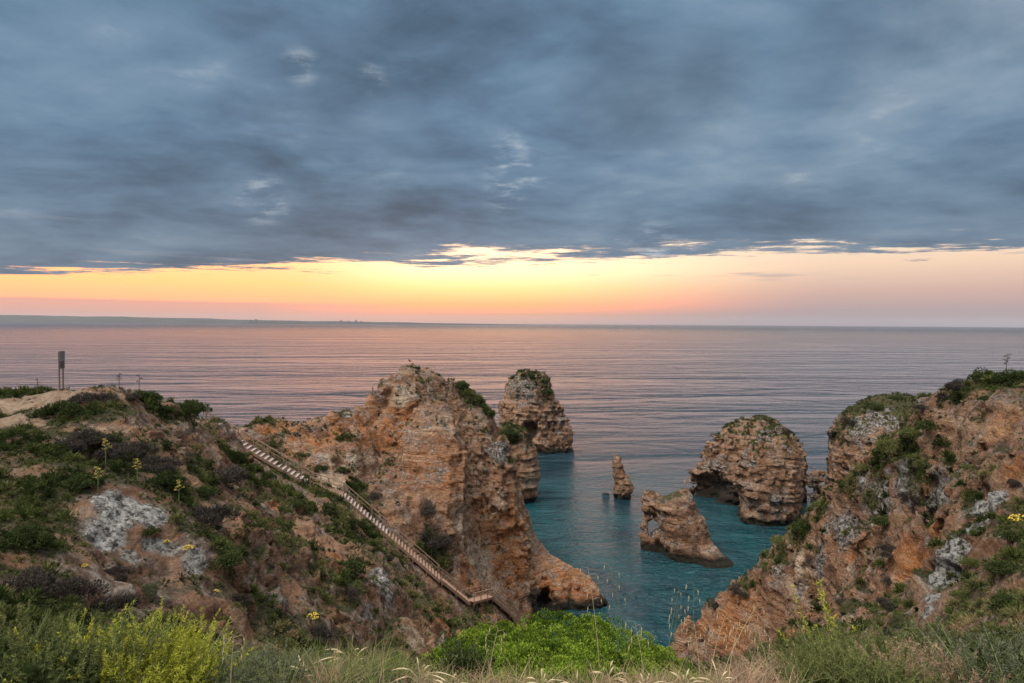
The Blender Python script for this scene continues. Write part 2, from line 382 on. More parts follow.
# ------------------------------------------------------------------ land masses
butt = loft([(400, 426, 447), (408, 417, 452), (420, 411, 456), (440, 408, 459), (470, 405, 461), (510, 402, 464), (560, 400, 466)], 74.2, .7, -.6)
butt2 = loft([(432, 488, 506), (440, 484, 511), (455, 480, 516), (480, 476, 521), (510, 478, 524), (545, 482, 530)], 83.5, .8, -.2)
cave = ball(539, 603, 77.5, 2.0, 4.2, 1.7)
def head_f(x, y, z):
    f = land(x, y, z)
    f = smin(f, butt(x, y, z), 1.2); f = smin(f, butt2(x, y, z), 1.5)
    return np.maximum(f, -cave(x, y, z))
pil = loft([(566, 366, 380), (575, 358, 392), (600, 352, 402), (640, 345, 412), (668, 340, 420)], 36.5, .8)
wrk = loft([(482, 108, 132), (492, 94, 150), (520, 88, 168), (560, 86, 176), (600, 86, 180)], 21.2, .7)
wrk3 = loft([(526,140,180),(540,128,196),(560,122,208),(600,118,215)], 20.6, .7)
wrk2 = loft([(545, 180, 205), (560, 165, 215), (600, 160, 225)], 20.5, .7)
outc = loft([(468, 300, 318), (478, 288, 332), (500, 275, 345)], 37.5, .7)
def left_f(x, y, z):
    f = land(x, y, z)
    for g, k in ((pil, 1.0), (wrk, .6), (wrk2, .5), (wrk3, .5)): f = smin(f, g(x, y, z), k)
    return f
wr = loft([(492, 985, 1003), (510, 968, 992), (535, 950, 978), (560, 938, 962), (600, 925, 950), (630, 915, 940)], 23.5, .8)
def right_f(x, y, z):
    return smin(land(x, y, z), wr(x, y, z), .6)
LANDS = {}
def add_land(name, f, lo, hi, h, lod=5):
    V, Q = build_rock(name, f, lo, hi, h, 1.05, lod, extra_amp=land_amp); LANDS[name] = [V, Q]
add_land('ground', land, (-16, -4, 31), (18, 9.5, 39.6), .11)
add_land('hill', left_f, (-52, 9, 9), (6, 46.6, 39), .19)
add_land('headland', head_f, (-60, 46, -2.5), (18, 104, 37), .27)
add_land('cliff', right_f, (5.5, 9, -2.5), (58, 74, 39.5), .24)

# ------------------------------------------------------------------ sea stacks
ST = []
def stack(name, fs, cuts, h, amp, label, kind=None):
    lo = np.min([f.lo for f in fs], 0); hi = np.max([f.hi for f in fs], 0)
    def f(x, y, z):
        v = fs[0](x, y, z)
        for g in fs[1:]: v = smin(v, g(x, y, z), .8)
        for g in cuts: v = np.maximum(v, -g(x, y, z))
        return v
    V, Q = build_rock(name, f, lo, hi, h, amp, 4); ST.append((name, V, Q, label))
stack('sea_stack', [loft([(370,523,541),(376,514,546),(388,506,552),(400,501,556),(412,499,560),(425,499,562),(440,501,565),(458,508,568)], 180, .8),
                    loft([(400,556,563),(406,552,566),(418,548,570),(440,545,573),(461,545,575)], 177, .8)],
      [ball(531,430,172,2.2,5,2.6), ball(531,462,171,1.6,4,2.0)], .42, 1.15, 'tall two-humped sea stack standing farthest out, beyond the tip of the brown headland')
stack('sea_stack', [loft([(424,500,512),(430,497,528),(440,494,534),(455,490,540),(478,488,542),(492,490,538),(505,494,533)], 128, .9)], [], .36, .9,
      'rounded sea stack with a scrubby top tucked behind the end of the brown headland')
stack('sea_stack', [loft([(454,611,620),(458,610.5,622),(464,610,624),(470,611,626.5),(480,612,632),(488,612,634.5),(495,613.5,631),(503,615,630)], 129, .8)], [], .2, .48,
      'small slender rock needle rising alone from open water')
stack('sea_stack', [loft([(487,682,687),(492,676,690),(498,664,694),(503,652,696),(510,656,699),(525,658,707),(540,661,711),(555,663,716),(566,668,720)], 97, .75),
                    loft([(488,643,649),(495,640,662),(505,638.5,668),(515,640,664),(524,639,664),(535,638.5,664)], 100, .6),
                    loft([(549,696,716),(556,694,727),(566,690,737),(572,690,738)], 94.5, .8)],
      [ball(652,527,100,.55,9,1.5)], .22, .38, 'low sea stack pierced by a small arch at its left foot, nearest in the bay')
stack('sea_stack', [loft([(414,757,768),(420,742,779),(430,723,793),(440,711,799),(453,707,806),(466,699,809),(476,686,806),(490,687,802),(500,690,800)], 130, .5),
                    loft([(428,762,782),(440,752,794),(455,745,801),(470,738,803),(485,732,801),(505,730,799),(520,734,798),(532,740,794)], 116, .75)],
      [ball(716,499,120,4.4,14,3.6), ball(729,492,118,1.8,9,3.0), ball(810,490,128,1.6,14,3.6)], .3, 1.0, 'largest sea stack, a broad dome of rock with a dark sea cave at its base')
stack('sea_stack', [loft([(393,884,902),(399,872,925),(412,857,955),(425,844,975),(436,838,985),(452,836,985),(470,836,985),(490,834,985),(512,834,985)], 112, .8),
                    loft([(467,806,832),(470,805,838),(474,807,838)], 124, .25), loft([(474,823,832),(490,822,834),(512,822,836)], 120, .5)],
      [ball(842,492,106,3.2,5,2.6)], .33, .7, 'flat-topped rock bluff joined by a low natural bridge, half hidden behind the right-hand hillside')

# ------------------------------------------------------------------ surface paint: patches given as photo position, radius in photo pixels
ALLV = np.concatenate([v[0] for v in LANDS.values()]+[s[1] for s in ST]); PX, PY, PD = project(ALLV)
def hit(px, py, rad=4):
    for r in (rad, 8, 14, 25):
        m = np.nonzero((np.abs(PX-px) < r) & (np.abs(PY-py) < r) & (PD > .5))[0]
        if len(m): break
    if not len(m): return None
    d = PD[m]; dm = d.min(); k = m[d < dm*1.04+.2]
    j = k[np.argmin((PX[k]-px)**2+(PY[k]-py)**2)]; return ALLV[j], PD[j]
PATCH = """
orange 440 470 50 .6|orange 380 420 40 .85|orange 350 430 30 .9|orange 500 520 40 .8|orange 470 580 30 .8|bare 520 530 40 .9|bare 370 410 30 .8|bare 385 600 26 1|bare 410 640 18 1|bare 120 520 34 .9|bare 175 555 22 .8|bare 310 535 30 1|bare 345 552 26 1|bare 275 505 18 1|bare 375 575 14 .8|bare 905 565 24 1|bare 930 530 18 .9|bare 850 565 16 1|bare 320 455 26 .8|bare 400 420 34 .9|bare 450 470 44 .9|bare 440 520 20 .5|bare 490 570 40 1|bare 570 590 40 1|bare 930 410 20 .8|bare 970 430 24 .6|bare 1010 460 20 .7|bare 790 610 30 .9|bare 730 620 30 .9|bare 280 590 22 .8|bare 180 440 14 .8|bare 130 425 14 .6|bare 30 470 22 .5|soil 310 535 30 1.2|soil 345 552 26 1.2|orange 330 545 30 1.2|orange 280 505 16 1|pale 410 640 16 1.3|pale 400 622 12 1|
orange 300 440 34 .9|orange 335 440 20 .7|orange 275 428 20 .8|orange 400 420 30 .75|orange 385 440 22 .8|orange 440 440 18 .5|orange 500 560 40 .9|orange 560 590 40 .9|orange 520 530 25 .7|orange 310 530 30 .8|orange 350 550 25 .9|orange 270 495 18 .8|orange 440 620 30 .8|orange 240 490 15 .5|orange 410 640 20 .6|orange 490 610 20 .7
orange 905 560 26 1|orange 930 520 20 .8|orange 850 560 14 1|orange 920 400 16 .9|orange 1010 470 18 .9|orange 1000 430 30 .6|orange 950 450 30 .5|orange 740 600 30 .7|orange 800 630 40 .7|orange 700 620 20 .7|orange 880 600 26 .9|orange 890 625 20 .8|orange 150 440 20 .6|orange 20 460 30 .4|orange 240 560 20 .4
pale 335 480 16 1.4|sand 332 474 12 1.3|pale 325 460 10 .9|pale 475 560 20 1.1|pale 465 535 12 1|pale 355 460 12 .6|pale 405 390 14 .8|pale 400 400 10 .9|pale 350 500 8 1|pale 480 480 16 .5|pale 460 520 18 .9|pale 480 560 22 .9|pale 510 480 14 .7|pale 405 620 14 1|pale 412 645 12 1|pale 330 590 10 1|pale 325 570 10 .8|pale 520 470 12 .6|pale 530 480 14 .6|pale 845 570 12 .7|pale 800 560 12 .8|pale 795 600 20 .6|pale 770 440 20 .5|pale 860 440 30 .4|pale 460 440 14 .5|pale 500 500 14 .7|pale 215 455 10 .5|pale 185 430 8 .8|pale 800 570 16 .7
grey 435 405 16 .9|grey 435 425 14 .5|grey 497 450 14 .9|grey 440 470 20 .4|grey 385 590 20 1|grey 380 575 14 1|grey 370 610 16 .7|grey 340 410 20 .5|grey 375 395 14 .6|grey 525 385 25 .6|grey 560 420 20 .5|grey 760 425 25 .7|grey 780 500 16 .6|grey 890 410 30 .9|grey 860 425 22 .8|dark 870 415 20 .4|grey 915 405 20 .7|orange 860 440 20 .4|grey 830 520 20 .6|grey 870 500 30 .7|grey 940 500 34 1|grey 910 480 26 1|grey 890 500 24 .9|grey 850 530 22 .9|grey 820 560 20 .8|grey 960 470 20 .7|grey 800 600 22 .5|dark 900 530 20 .4|grey 860 480 18 .8|orange 790 625 26 .9|orange 830 640 24 .9|orange 730 630 26 .8|grey 900 450 25 .4|grey 780 580 16 .7|grey 280 600 20 .6|grey 250 580 16 .5|grey 120 590 20 .5|grey 230 420 12 .6|grey 975 520 14 .9|grey 300 545 12 .6|grey 1000 400 30 .4
white 115 505 24 1|white 150 545 14 .8|white 125 525 12 .8|white 105 535 20 1|white 150 515 20 .9|white 130 560 16 .8|white 170 550 14 .8|white 195 560 18 .7|white 140 580 16 .5|white 992 498 15 1|white 980 512 14 1|white 968 530 16 1|white 958 545 14 1|white 950 560 15 1|white 942 575 14 1|white 935 592 15 1|white 928 612 13 .9|white 885 470 10 .6|white 865 480 10 .6|white 385 580 10 .7|white 390 605 8 .7
soil 310 560 40 .5|soil 260 540 30 .4|soil 200 500 30 .5|soil 100 450 25 .4|soil 150 440 22 .7|soil 50 430 25 .6|soil 30 480 30 .6|soil 420 620 20 .5|soil 380 540 14 .4|soil 460 620 20 .6|soil 350 600 20 .5|soil 240 600 20 .5|soil 980 420 30 .6|soil 940 430 30 .5|soil 420 530 20 .4
sand 10 405 22 1|sand 35 402 22 1|sand 62 400 20 1|sand 85 396 14 .9|sand 40 418 18 .7|sand 105 400 8 .8|sand 10 420 14 .8|sand 335 480 12 .9|sand 345 497 8 .9|sand 235 425 8 .7|sand 205 420 8 .8|sand 160 405 8 .5|sand 98 430 8 .7|sand 120 395 6 .7|sand 240 430 6 .8
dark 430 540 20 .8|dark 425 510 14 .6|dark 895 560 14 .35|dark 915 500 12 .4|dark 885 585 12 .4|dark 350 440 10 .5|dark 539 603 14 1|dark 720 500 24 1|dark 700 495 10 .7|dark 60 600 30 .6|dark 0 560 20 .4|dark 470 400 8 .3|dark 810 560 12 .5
veg 60 415 22 .8|veg 100 445 30 .9|veg 130 460 30 .9|veg 60 480 30 .8|veg 30 540 30 .9|veg 90 490 26 .9|veg 170 490 30 .9|veg 200 480 24 .9|veg 150 410 20 .9|veg 240 540 24 .6|veg 215 550 30 1|veg 250 470 22 1|veg 300 495 22 1|veg 340 515 18 1|veg 370 535 14 1|veg 230 450 16 1|veg 320 440 6 .4|veg 300 470 8 .6|veg 330 470 6 .5|veg 355 487 14 .9|veg 335 450 14 .6|veg 350 470 10 .6|veg 470 395 12 1|veg 480 405 10 .9|veg 490 415 8 .8|veg 430 545 24 .6|veg 440 560 16 .7|veg 350 580 20 .8|veg 340 560 14 .7|veg 400 560 12 .6|veg 525 372 12 .6|veg 545 385 14 .6|veg 550 400 10 .5|veg 510 432 14 .8|veg 520 430 12 .7|veg 762 418 14 .6|veg 790 430 12 .5|veg 860 405 24 .8|veg 895 400 20 .9|veg 840 430 14 .7|veg 920 420 14 .8|veg 900 440 24 .9|veg 880 460 24 .9|veg 850 480 18 .8|veg 920 470 24 .8|veg 870 500 14 .7|veg 820 510 14 .9|veg 800 530 16 .9|veg 780 550 14 .8|veg 985 385 30 .9|veg 1010 380 20 .9|veg 960 395 16 .8|veg 940 400 12 .7|veg 1010 560 30 .9|veg 1010 600 30 .9|veg 1000 520 20 .7|veg 960 600 20 .7|veg 0 600 40 .9|veg 60 640 60 .9|veg 180 640 50 .8|veg 280 620 30 .7|veg 300 650 40 .8|veg 340 630 30 .4|veg 980 640 50 .9|veg 900 650 50 .8|veg 960 560 12 .6|veg 830 470 10 .6|veg 740 585 14 .7|veg 715 600 14 .6|veg 205 465 18 .9|veg 390 555 10 .8
"""
PL = []
for ln in PATCH.replace('\n', '|').split('|'):
    if ln.strip():
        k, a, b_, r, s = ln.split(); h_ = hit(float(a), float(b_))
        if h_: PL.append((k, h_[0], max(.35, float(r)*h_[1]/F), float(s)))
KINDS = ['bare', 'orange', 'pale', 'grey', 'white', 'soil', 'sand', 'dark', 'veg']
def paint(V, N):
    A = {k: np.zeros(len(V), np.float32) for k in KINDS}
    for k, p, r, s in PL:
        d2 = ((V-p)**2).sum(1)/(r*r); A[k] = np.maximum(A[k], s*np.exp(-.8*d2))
    return A
DATA = {}
def finish(name, V, Q, label=None):
    N = norms(V, Q); A = paint(V, N)
    n1 = fbm(V[:, 0]*.25, V[:, 1]*.25, V[:, 2]*.25, 3)
    flat = np.clip((N[:, 2]-.5)/.35, 0, 1)*np.clip((V[:, 2]-3)/4, 0, 1)
    if label is None: A['veg'] = np.maximum(A['veg'], flat*((.62 if name in ('hill', 'cliff') else .36)+.6*n1)*(1-A['sand']))
    else: A['veg'] = np.maximum(A['veg'], np.clip((N[:, 2]-.55)/.3, 0, 1)*np.clip((V[:, 2]-.6*V[:, 2].max())/4, 0, 1)*.75)
    if label and 'bluff' in label: A['dark'] = np.clip(.26+.5*n1, 0, .4); A['grey'] = np.maximum(A['grey'], .36+.5*n1)
    if label: A['grey'] = np.maximum(A['grey'], .24+.5*n1)
    A['veg'] *= 1-.9*np.clip(A['sand']+A['white']+A['bare'], 0, 1)
    if name == 'ground': A['veg'][:] = .8
    o = mesh_np(name, V, Q, ROCK, attrs={k: ('POINT', v) for k, v in A.items()}, smooth=True)
    DATA[o.name] = (V, Q, N, A)
    if label: tag(o, label, 'sea stack', 'sea stacks in the bay')
    else: tag(o, kind='structure')
    return o
for nme, (V, Q) in LANDS.items(): finish(nme, V, Q)
for nme, V, Q, lb in ST: finish(nme, V, Q, lb)
print('VERTS', {k: len(v[0]) for k, v in DATA.items()})

#@@SEA
# ------------------------------------------------------------------ sea
def sea():
    m, t, b, out = newmat('sea_water')
    pos = t.node('ShaderNodeNewGeometry').outputs['Position']
    dist = t.node('ShaderNodeVectorMath', {0: pos}, operation='LENGTH').outputs['Value']
    # shallow sandy patches show turquoise, deep water dark
    sh = t.attr('shallow')
    n = t.noise(pos, .06, 6, .65, .6)
    k = t.math('MULTIPLY', sh, t.rng(n, .38, .6, .15, 1.0))
    c = t.mix(k, (.005, .022, .032), (.004, .050, .060))
    c = t.mix(t.rng(dist, 120, 420), c, (.012, .017, .025))
    t.l.new(c, b.inputs['Base Color'])
    b.inputs['IOR'].default_value = 1.33; b.inputs['Roughness'].default_value = .06
    t.l.new(t.rng(dist, 300, 5000, .04, .26), b.inputs['Roughness'])
    rp = t.scale(pos, (1, 1, 1), rot=(0, 0, R(-4)))
    swell = t.noise(t.scale(rp, (.032, .085, 1), rot=(0, 0, R(-7))), 1.0, 2, .5, .6)
    chop = t.noise(t.scale(rp, (.20, .40, 1)), 1.0, 3, .6, .5)
    rip = t.noise(t.scale(rp, (.9, 1.4, 1)), 1.0, 4, .65, .4)
    swell2 = t.noise(t.scale(rp, (.015, .036, 1), rot=(0, 0, R(11))), 1.0, 4, .55, 1.1)
    h = t.math('ADD', t.math('ADD', t.math('MULTIPLY', swell2, 4.8), t.math('MULTIPLY', swell, 1.5)), t.math('ADD', t.math('MULTIPLY', t.math('MULTIPLY', chop, .48), t.rng(dist, 110, 260, 2.7, 1)), t.math('MULTIPLY', t.math('MULTIPLY', rip, .17), t.rng(dist, 110, 260, 4.6, 1))))
    slick = t.rng(t.noise(t.scale(rp, (.0022, .014, 1)), 1.0, 4, .6, .3), .38, .6, .45, 1.3)
    h = t.math('MULTIPLY', h, slick)
    bp = t.node('ShaderNodeBump', {'Height': h, 'Strength': 1.0, 'Distance': 1.0})
    t.l.new(bp.outputs[0], b.inputs['Normal'])
    # polar sheet, fine near the coast
    az = np.radians(np.linspace(-180, 180, 361)[:-1]); rad = np.r_[0.5, np.linspace(40, 400, 181), np.geomspace(410, 15600, 50)]
    Rr, A = np.meshgrid(rad, az, indexing='ij'); V = np.stack([Rr*np.sin(A), Rr*np.cos(A), np.zeros_like(A)], -1).reshape(-1, 3)
    na = len(az); i = np.arange(len(rad)-1)[:, None]*na; j = np.arange(na)[None, :]; j2 = (j+1) % na
    Q = np.stack([i+j, i+j2, i+na+j2, i+na+j], -1).reshape(-1, 4)[:, ::-1]
    x, y = V[:, 0], V[:, 1]
    d = np.hypot((x-22)/52, (y-92)/52)
    shl = np.clip(1.7-d, 0, 1)**1.3
    o = mesh_np('sea', V, Q, m, attrs={'shallow': ('POINT', shl)}, smooth=True); tag(o, kind='structure'); return o
sea()

#@@WORLD
# ------------------------------------------------------------------ sky
SUN_AZ = -11.0; SUN_EL = 1.0
def world():
    w = bpy.data.worlds.new('World'); scn.world = w; w.use_nodes = True
    t = NT(w.node_tree); t.n.clear()
    out = t.node('ShaderNodeOutputWorld')
    d = t.node('ShaderNodeTexCoord').outputs['Generated']
    s = t.node('ShaderNodeSeparateXYZ', {0: d}); x, y, z = s.outputs
    el = t.math('MULTIPLY', t.math('ARCSINE', z), 57.2958)
    azm = t.math('MULTIPLY', t.math('ARCTAN2', x, y), 57.2958)
    # clear air low over the sea: warm towards the hidden sun, cooler away
    A = t.ramp(t.rng(el, 0, 14), [(0, (.66, .40, .33)), (.06, (.85, .42, .27)), (.13, (1.7, .55, .24)), (.24, (1.75, .90, .36)), (.36, (1.9, 1.25, .68)), (.6, (1.6, 1.15, .84)), (1, (.55, .62, .70))])
    B = t.ramp(t.rng(el, 0, 14), [(0, (.36, .31, .34)), (.08, (.44, .34, .35)), (.2, (.66, .44, .38)), (.38, (.95, .69, .50)), (.6, (1.0, .85, .67)), (1, (.42, .52, .65))])
    C = t.ramp(t.rng(el, 0, 14), [(0, (.68, .38, .29)), (.1, (1.5, .50, .28)), (.25, (1.8, .74, .27)), (.45, (1.7, .90, .44)), (.7, (.7, .6, .5)), (1, (.42, .52, .65))])
    da = t.math('ABSOLUTE', t.math('SUBTRACT', azm, -6.0))
    clear = t.mix(t.rng(da, 4, 36, smooth=True), A, B)
    clear = t.mix(t.rng(azm, -7, -24, smooth=True), clear, C)
    clear = t.mix(t.rng(da, 60, 130, smooth=True), clear, (.40, .42, .48))
    # cloud sheet projected on a level layer
    zz = t.math('MAXIMUM', z, .02)
    u = t.math('DIVIDE', x, zz); v = t.math('DIVIDE', y, zz)
    uv = t.node('ShaderNodeCombineXYZ', {0: u, 1: v, 2: 0.0}).outputs[0]
    zq = t.math('ADD', t.math('MAXIMUM', z, 0.0), .16)
    uq = t.node('ShaderNodeCombineXYZ', {0: t.math('DIVIDE', x, zq), 1: t.math('DIVIDE', y, zq), 2: 0.0}).outputs[0]
    n1 = t.noise(t.scale(uq, (1.0, 1.25, 1), (3.1, 1.7, 0), (0, 0, .35)), 1.0, 7, .55, .3)
    n2 = t.noise(t.scale(uq, (3.0, 3.9, 1), (8.3, 4.7, 0), (0, 0, -.5)), 1.0, 8, .58, .25)
    n3 = t.noise(t.scale(uq, (.42, .6, 1), (1.3, 2.2, 0), (0, 0, .2)), 1.0, 4, .5, .2)
    n4 = t.noise(t.scale(uq, (6.5, 9.0, 1), (2, 5, 0), (0, 0, -.5)), 1.0, 8, .62, .3)
    tex = t.math('ADD', t.math('MULTIPLY', n1, .60), t.math('ADD', t.math('MULTIPLY', n2, .32), t.math('MULTIPLY', n4, .08)))
    tex = t.math('ADD', t.math('MULTIPLY', tex, .66), t.math('MULTIPLY', n3, .34))
    cl = t.ramp(tex, [(.395, (.070, .116, .176)), (.44, (.100, .166, .250)), (.49, (.135, .226, .335)), (.54, (.178, .280, .395)), (.62, (.28, .37, .47))])
    low = t.rng(el, 7, 24)
    cl = t.mix(t.rng(el, 5, 15, .7, 0), cl, t.mix(t.rng(tex, .38, .62), (.115, .150, .205), (.22, .28, .35)))
    # thin bright breaks
    br = t.math('MULTIPLY', t.math('MULTIPLY', t.rng(n2, .58, .80, smooth=True), t.rng(n1, .50, .66, smooth=True)), .35)
    def spot(px, py, r):
        p = at(px, py, 1.0)-np.array([0, 0, CAMZ]); p = p/np.linalg.norm(p)
        dd = t.node('ShaderNodeVectorMath', {0: t.node('ShaderNodeVectorMath', {0: d}, operation='NORMALIZE').outputs[0], 1: tuple(p)}, operation='DISTANCE').outputs['Value']
        return t.rng(dd, r, 0, smooth=True)
    sp = None
    for a in ((515, 165, .07), (528, 172, .05), (300, 66, .035), (372, 78, .03), (505, 192, .05), (262, 200, .05), (650, 250, .06)):
        q = spot(*a); sp = q if sp is None else t.math('MAXIMUM', sp, q)
    dk = None
    for a in ((935, 60, .26), (640, 115, .17), (290, 150, .28), (800, 185, .16), (380, 190, .14), (700, 90, .12)):
        q = spot(*a); dk = q if dk is None else t.math('MAXIMUM', dk, q)
    cl = t.mix(t.math('MULTIPLY', dk, t.rng(n1, .36, .60, .6, .1)), cl, (.070, .098, .140))
    br = t.math('MAXIMUM', br, t.math('MULTIPLY', t.math('MULTIPLY', sp, .7), t.rng(t.math('ADD', t.math('MULTIPLY', n2, .4), t.math('MULTIPLY', n4, .6)), .46, .62, smooth=True)))
    cl = t.mix(t.math('MULTIPLY', br, .8), cl, (.72, .76, .78))
    # edge of the sheet
    edge = t.math('SUBTRACT', t.math('SUBTRACT', 9.3, t.math('MULTIPLY', u, .30)), v)
    edge = t.math('ADD', edge, t.math('MULTIPLY', t.math('SUBTRACT', t.noise(t.scale(uv, (.42, .7, 1)), 1.0, 9, .70, .3), .5), 11.0))
    edge = t.math('ADD', edge, t.math('MULTIPLY', t.math('SUBTRACT', t.noise(t.scale(uv, (1.6, 2.2, 1)), 1.0, 6, .65, .2), .5), 3.5))
    edge = t.math('ADD', edge, t.rng(el, 16, 26, 0, 40))
    behind = t.rng(y, .2, -.1, 0, 40)
    edge = t.math('ADD', edge, behind)
    cov = t.rng(edge, -.25, .7, smooth=True)
    rim = t.math('MULTIPLY', t.rng(edge, 1.3, .1, smooth=True), t.rng(da, 50, 10))
    cl = t.mix(t.math('MULTIPLY', rim, .55), cl, (.85, .62, .45))
    sky = t.mix(cov, clear, cl)
    # long cloudlets in the clear strip and the low bank over the land
    cs = t.noise(t.scale(t.node('ShaderNodeCombineXYZ', {0: azm, 1: el, 2: 0.0}).outputs[0], (.045, .95, 1), (2.2, .3, 0)), 1.0, 5, .55)
    cm = t.math('MULTIPLY', t.rng(cs, .60, .70, smooth=True), t.math('MULTIPLY', t.rng(el, 3.2, 4.6), t.rng(el, 9, 7)))
    sky = t.mix(t.math('MULTIPLY', cm, .55), sky, (.33, .33, .38))
    bank = t.math('MULTIPLY', t.rng(t.math('ADD', el, t.math('MULTIPLY', cs, .5)), 2.05, 1.85, smooth=True), t.rng(azm, -10, -24))
    sky = t.mix(t.math('MULTIPLY', bank, .7), sky, (.58, .39, .34))
    # added fill: unseen sky overhead and behind the viewer brightened to light the land
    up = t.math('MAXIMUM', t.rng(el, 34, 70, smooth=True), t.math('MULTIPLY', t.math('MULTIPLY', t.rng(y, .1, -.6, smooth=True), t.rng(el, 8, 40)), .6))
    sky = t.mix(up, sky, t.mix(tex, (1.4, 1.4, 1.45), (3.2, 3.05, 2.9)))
    sky = t.mix(t.rng(z, 0, -.02), sky, (.10, .13, .16))
    nish = t.node('ShaderNodeTexSky', sky_type='NISHITA', sun_disc=False, sun_elevation=R(SUN_EL), sun_rotation=R(SUN_AZ))
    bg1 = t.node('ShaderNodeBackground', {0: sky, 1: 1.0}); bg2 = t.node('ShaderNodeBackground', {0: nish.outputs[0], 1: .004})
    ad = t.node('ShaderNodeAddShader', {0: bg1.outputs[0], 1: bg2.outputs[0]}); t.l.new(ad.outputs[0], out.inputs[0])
world()
sl = bpy.data.lights.new('sun', 'SUN'); so = bpy.data.objects.new('sun', sl); COL.objects.link(so)
sl.energy = 4.6; sl.angle = R(26); sl.color = (1, .9, .8)
so.rotation_euler = (R(30), 0, R(-60))   # soft light from high over the viewer's shoulder
scn.view_settings.view_transform = 'Standard'; scn.view_settings.look = 'None'; scn.view_settings.exposure = 0; scn.view_settings.gamma = 1
scn.cycles.use_denoising = True

#@@VEG
# ------------------------------------------------------------------ plants
def leaf_material(name, cols, trans=.3):
    m = bpy.data.materials.new(name); m.use_nodes = True; t = NT(m.node_tree); t.n.clear()
    out = t.node('ShaderNodeOutputMaterial')
    v = t.attr('var'); oi = t.node('ShaderNodeObjectInfo').outputs['Random']
    f = t.math('ADD', t.math('MULTIPLY', v, .8), t.math('MULTIPLY', oi, .2))
    c = t.ramp(f, [(i/(len(cols)-1), q) for i, q in enumerate(cols)])
    a = t.node('ShaderNodeBsdfDiffuse', {0: c}); b = t.node('ShaderNodeBsdfTranslucent', {0: c})
    mx = t.node('ShaderNodeMixShader', {0: trans, 1: a.outputs[0], 2: b.outputs[0]}); t.l.new(mx.outputs[0], out.inputs[0]); return m
M = {
 'green': leaf_material('evergreen_leaf', [(.018, .026, .010), (.044, .062, .021), (.095, .115, .045)]),
 'dark': leaf_material('dark_heath_leaf', [(.026, .022, .020), (.058, .050, .042), (.105, .09, .075)]),
 'grey': leaf_material('greygreen_leaf', [(.045, .055, .030), (.10, .115, .065), (.18, .19, .12)]),
 'yellow': leaf_material('yellowgreen_leaf', [(.07, .09, .015), (.28, .30, .04), (.52, .50, .08)]),
 'bright': leaf_material('bright_green_leaf', [(.012, .024, .006), (.09, .15, .016), (.30, .40, .05)]),
 'olive': leaf_material('olive_leaf', [(.04, .05, .018), (.10, .12, .04), (.21, .22, .08)]),
 'straw': leaf_material('dry_straw', [(.11, .07, .045), (.25, .165, .11), (.42, .32, .21)]),
 'mixed': leaf_material('ground_cover_leaf', [(.022, .020, .014), (.03, .045, .014), (.07, .09, .026), (.12, .13, .05), (.20, .16, .08), (.32, .23, .13)]),
 'flower': plain('yellow_petals', (.42, .30, .03), .7), 'whitef': plain('white_petals', (.75, .74, .68), .7),
}
TWIG = plain('twig_bark', (.12, .085, .06), .9); STEMG = plain('green_stem', (.12, .16, .06), .8); STEMS = plain('straw_stem', (.42, .34, .20), .8)
def unit(v): return v/np.maximum(np.linalg.norm(v, axis=-1, keepdims=True), 1e-9)
def leaves(C, D, L, Wd, r=None):
    """rhombic leaves: centres C, axis D, length L, width Wd"""
    r = r or rng
    n = len(C); S = unit(np.cross(D, r.normal(size=(n, 3)))); L = np.broadcast_to(L, n)[:, None]; Wd = np.broadcast_to(Wd, n)[:, None]
    bend = np.cross(D, S)*L*.12
    V = np.stack([C-D*L/2, C+S*Wd/2+bend, C+D*L/2, C-S*Wd/2+bend], 1).reshape(-1, 3)
    return V, np.arange(4*n).reshape(n, 4)
def dome_mesh(name, mat, n, leaf, wid, lobes, flat=.9, spiky=.6, seed=0, parent=None):
    r = np.random.default_rng(seed)
    th = r.random(lobes)*6.283; rr = np.sqrt(r.random(lobes))*.72
    lc = np.stack([rr*np.cos(th), rr*np.sin(th), (1-rr**2)*flat*.62*(.7+.5*r.random(lobes))], 1); lr = .26+.20*r.random(lobes)
    k = r.integers(0, lobes, n); d = unit(r.normal(size=(n, 3))); d[:, 2] = np.abs(d[:, 2])*.8+d[:, 2]*.2
    d = unit(d); q = lr[k]*(.62+.42*r.random(n)**.6)
    C = lc[k]+d*q[:, None]; C[:, 2] = np.maximum(C[:, 2], -.10)
    D = unit(d+spiky*r.normal(size=(n, 3))+np.array([0, 0, .4]))
    V, Q = leaves(C, D, leaf*(.6+.8*r.random(n)), wid*(.6+.8*r.random(n)), r)
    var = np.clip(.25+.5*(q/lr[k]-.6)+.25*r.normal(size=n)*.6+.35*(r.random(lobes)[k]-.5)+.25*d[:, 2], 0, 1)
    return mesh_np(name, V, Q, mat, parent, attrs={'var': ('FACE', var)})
def twigs(seed, n=9):
    r = random.Random(seed); b = MB()
    for i in range(n):
        a = r.random()*6.28; q = .3+.5*r.random(); e = Vector((q*math.cos(a), q*math.sin(a), .35+.35*r.random()))
        b.tube([(0, 0, -.15), e*.5+Vector((0, 0, .08)), e*.9], [.014, .009, .004], 4)
    return b
PROTO = {}
SPEC = {'green': (3000, .10, .06, 12), 'dark': (3600, .14, .035, 11), 'grey': (2400, .11, .03, 8), 'yellow': (2200, .12, .035, 8), 'olive': (2400, .10, .035, 9), 'bright': (2600, .08, .045, 9), 'straw': (1500, .20, .014, 6)}
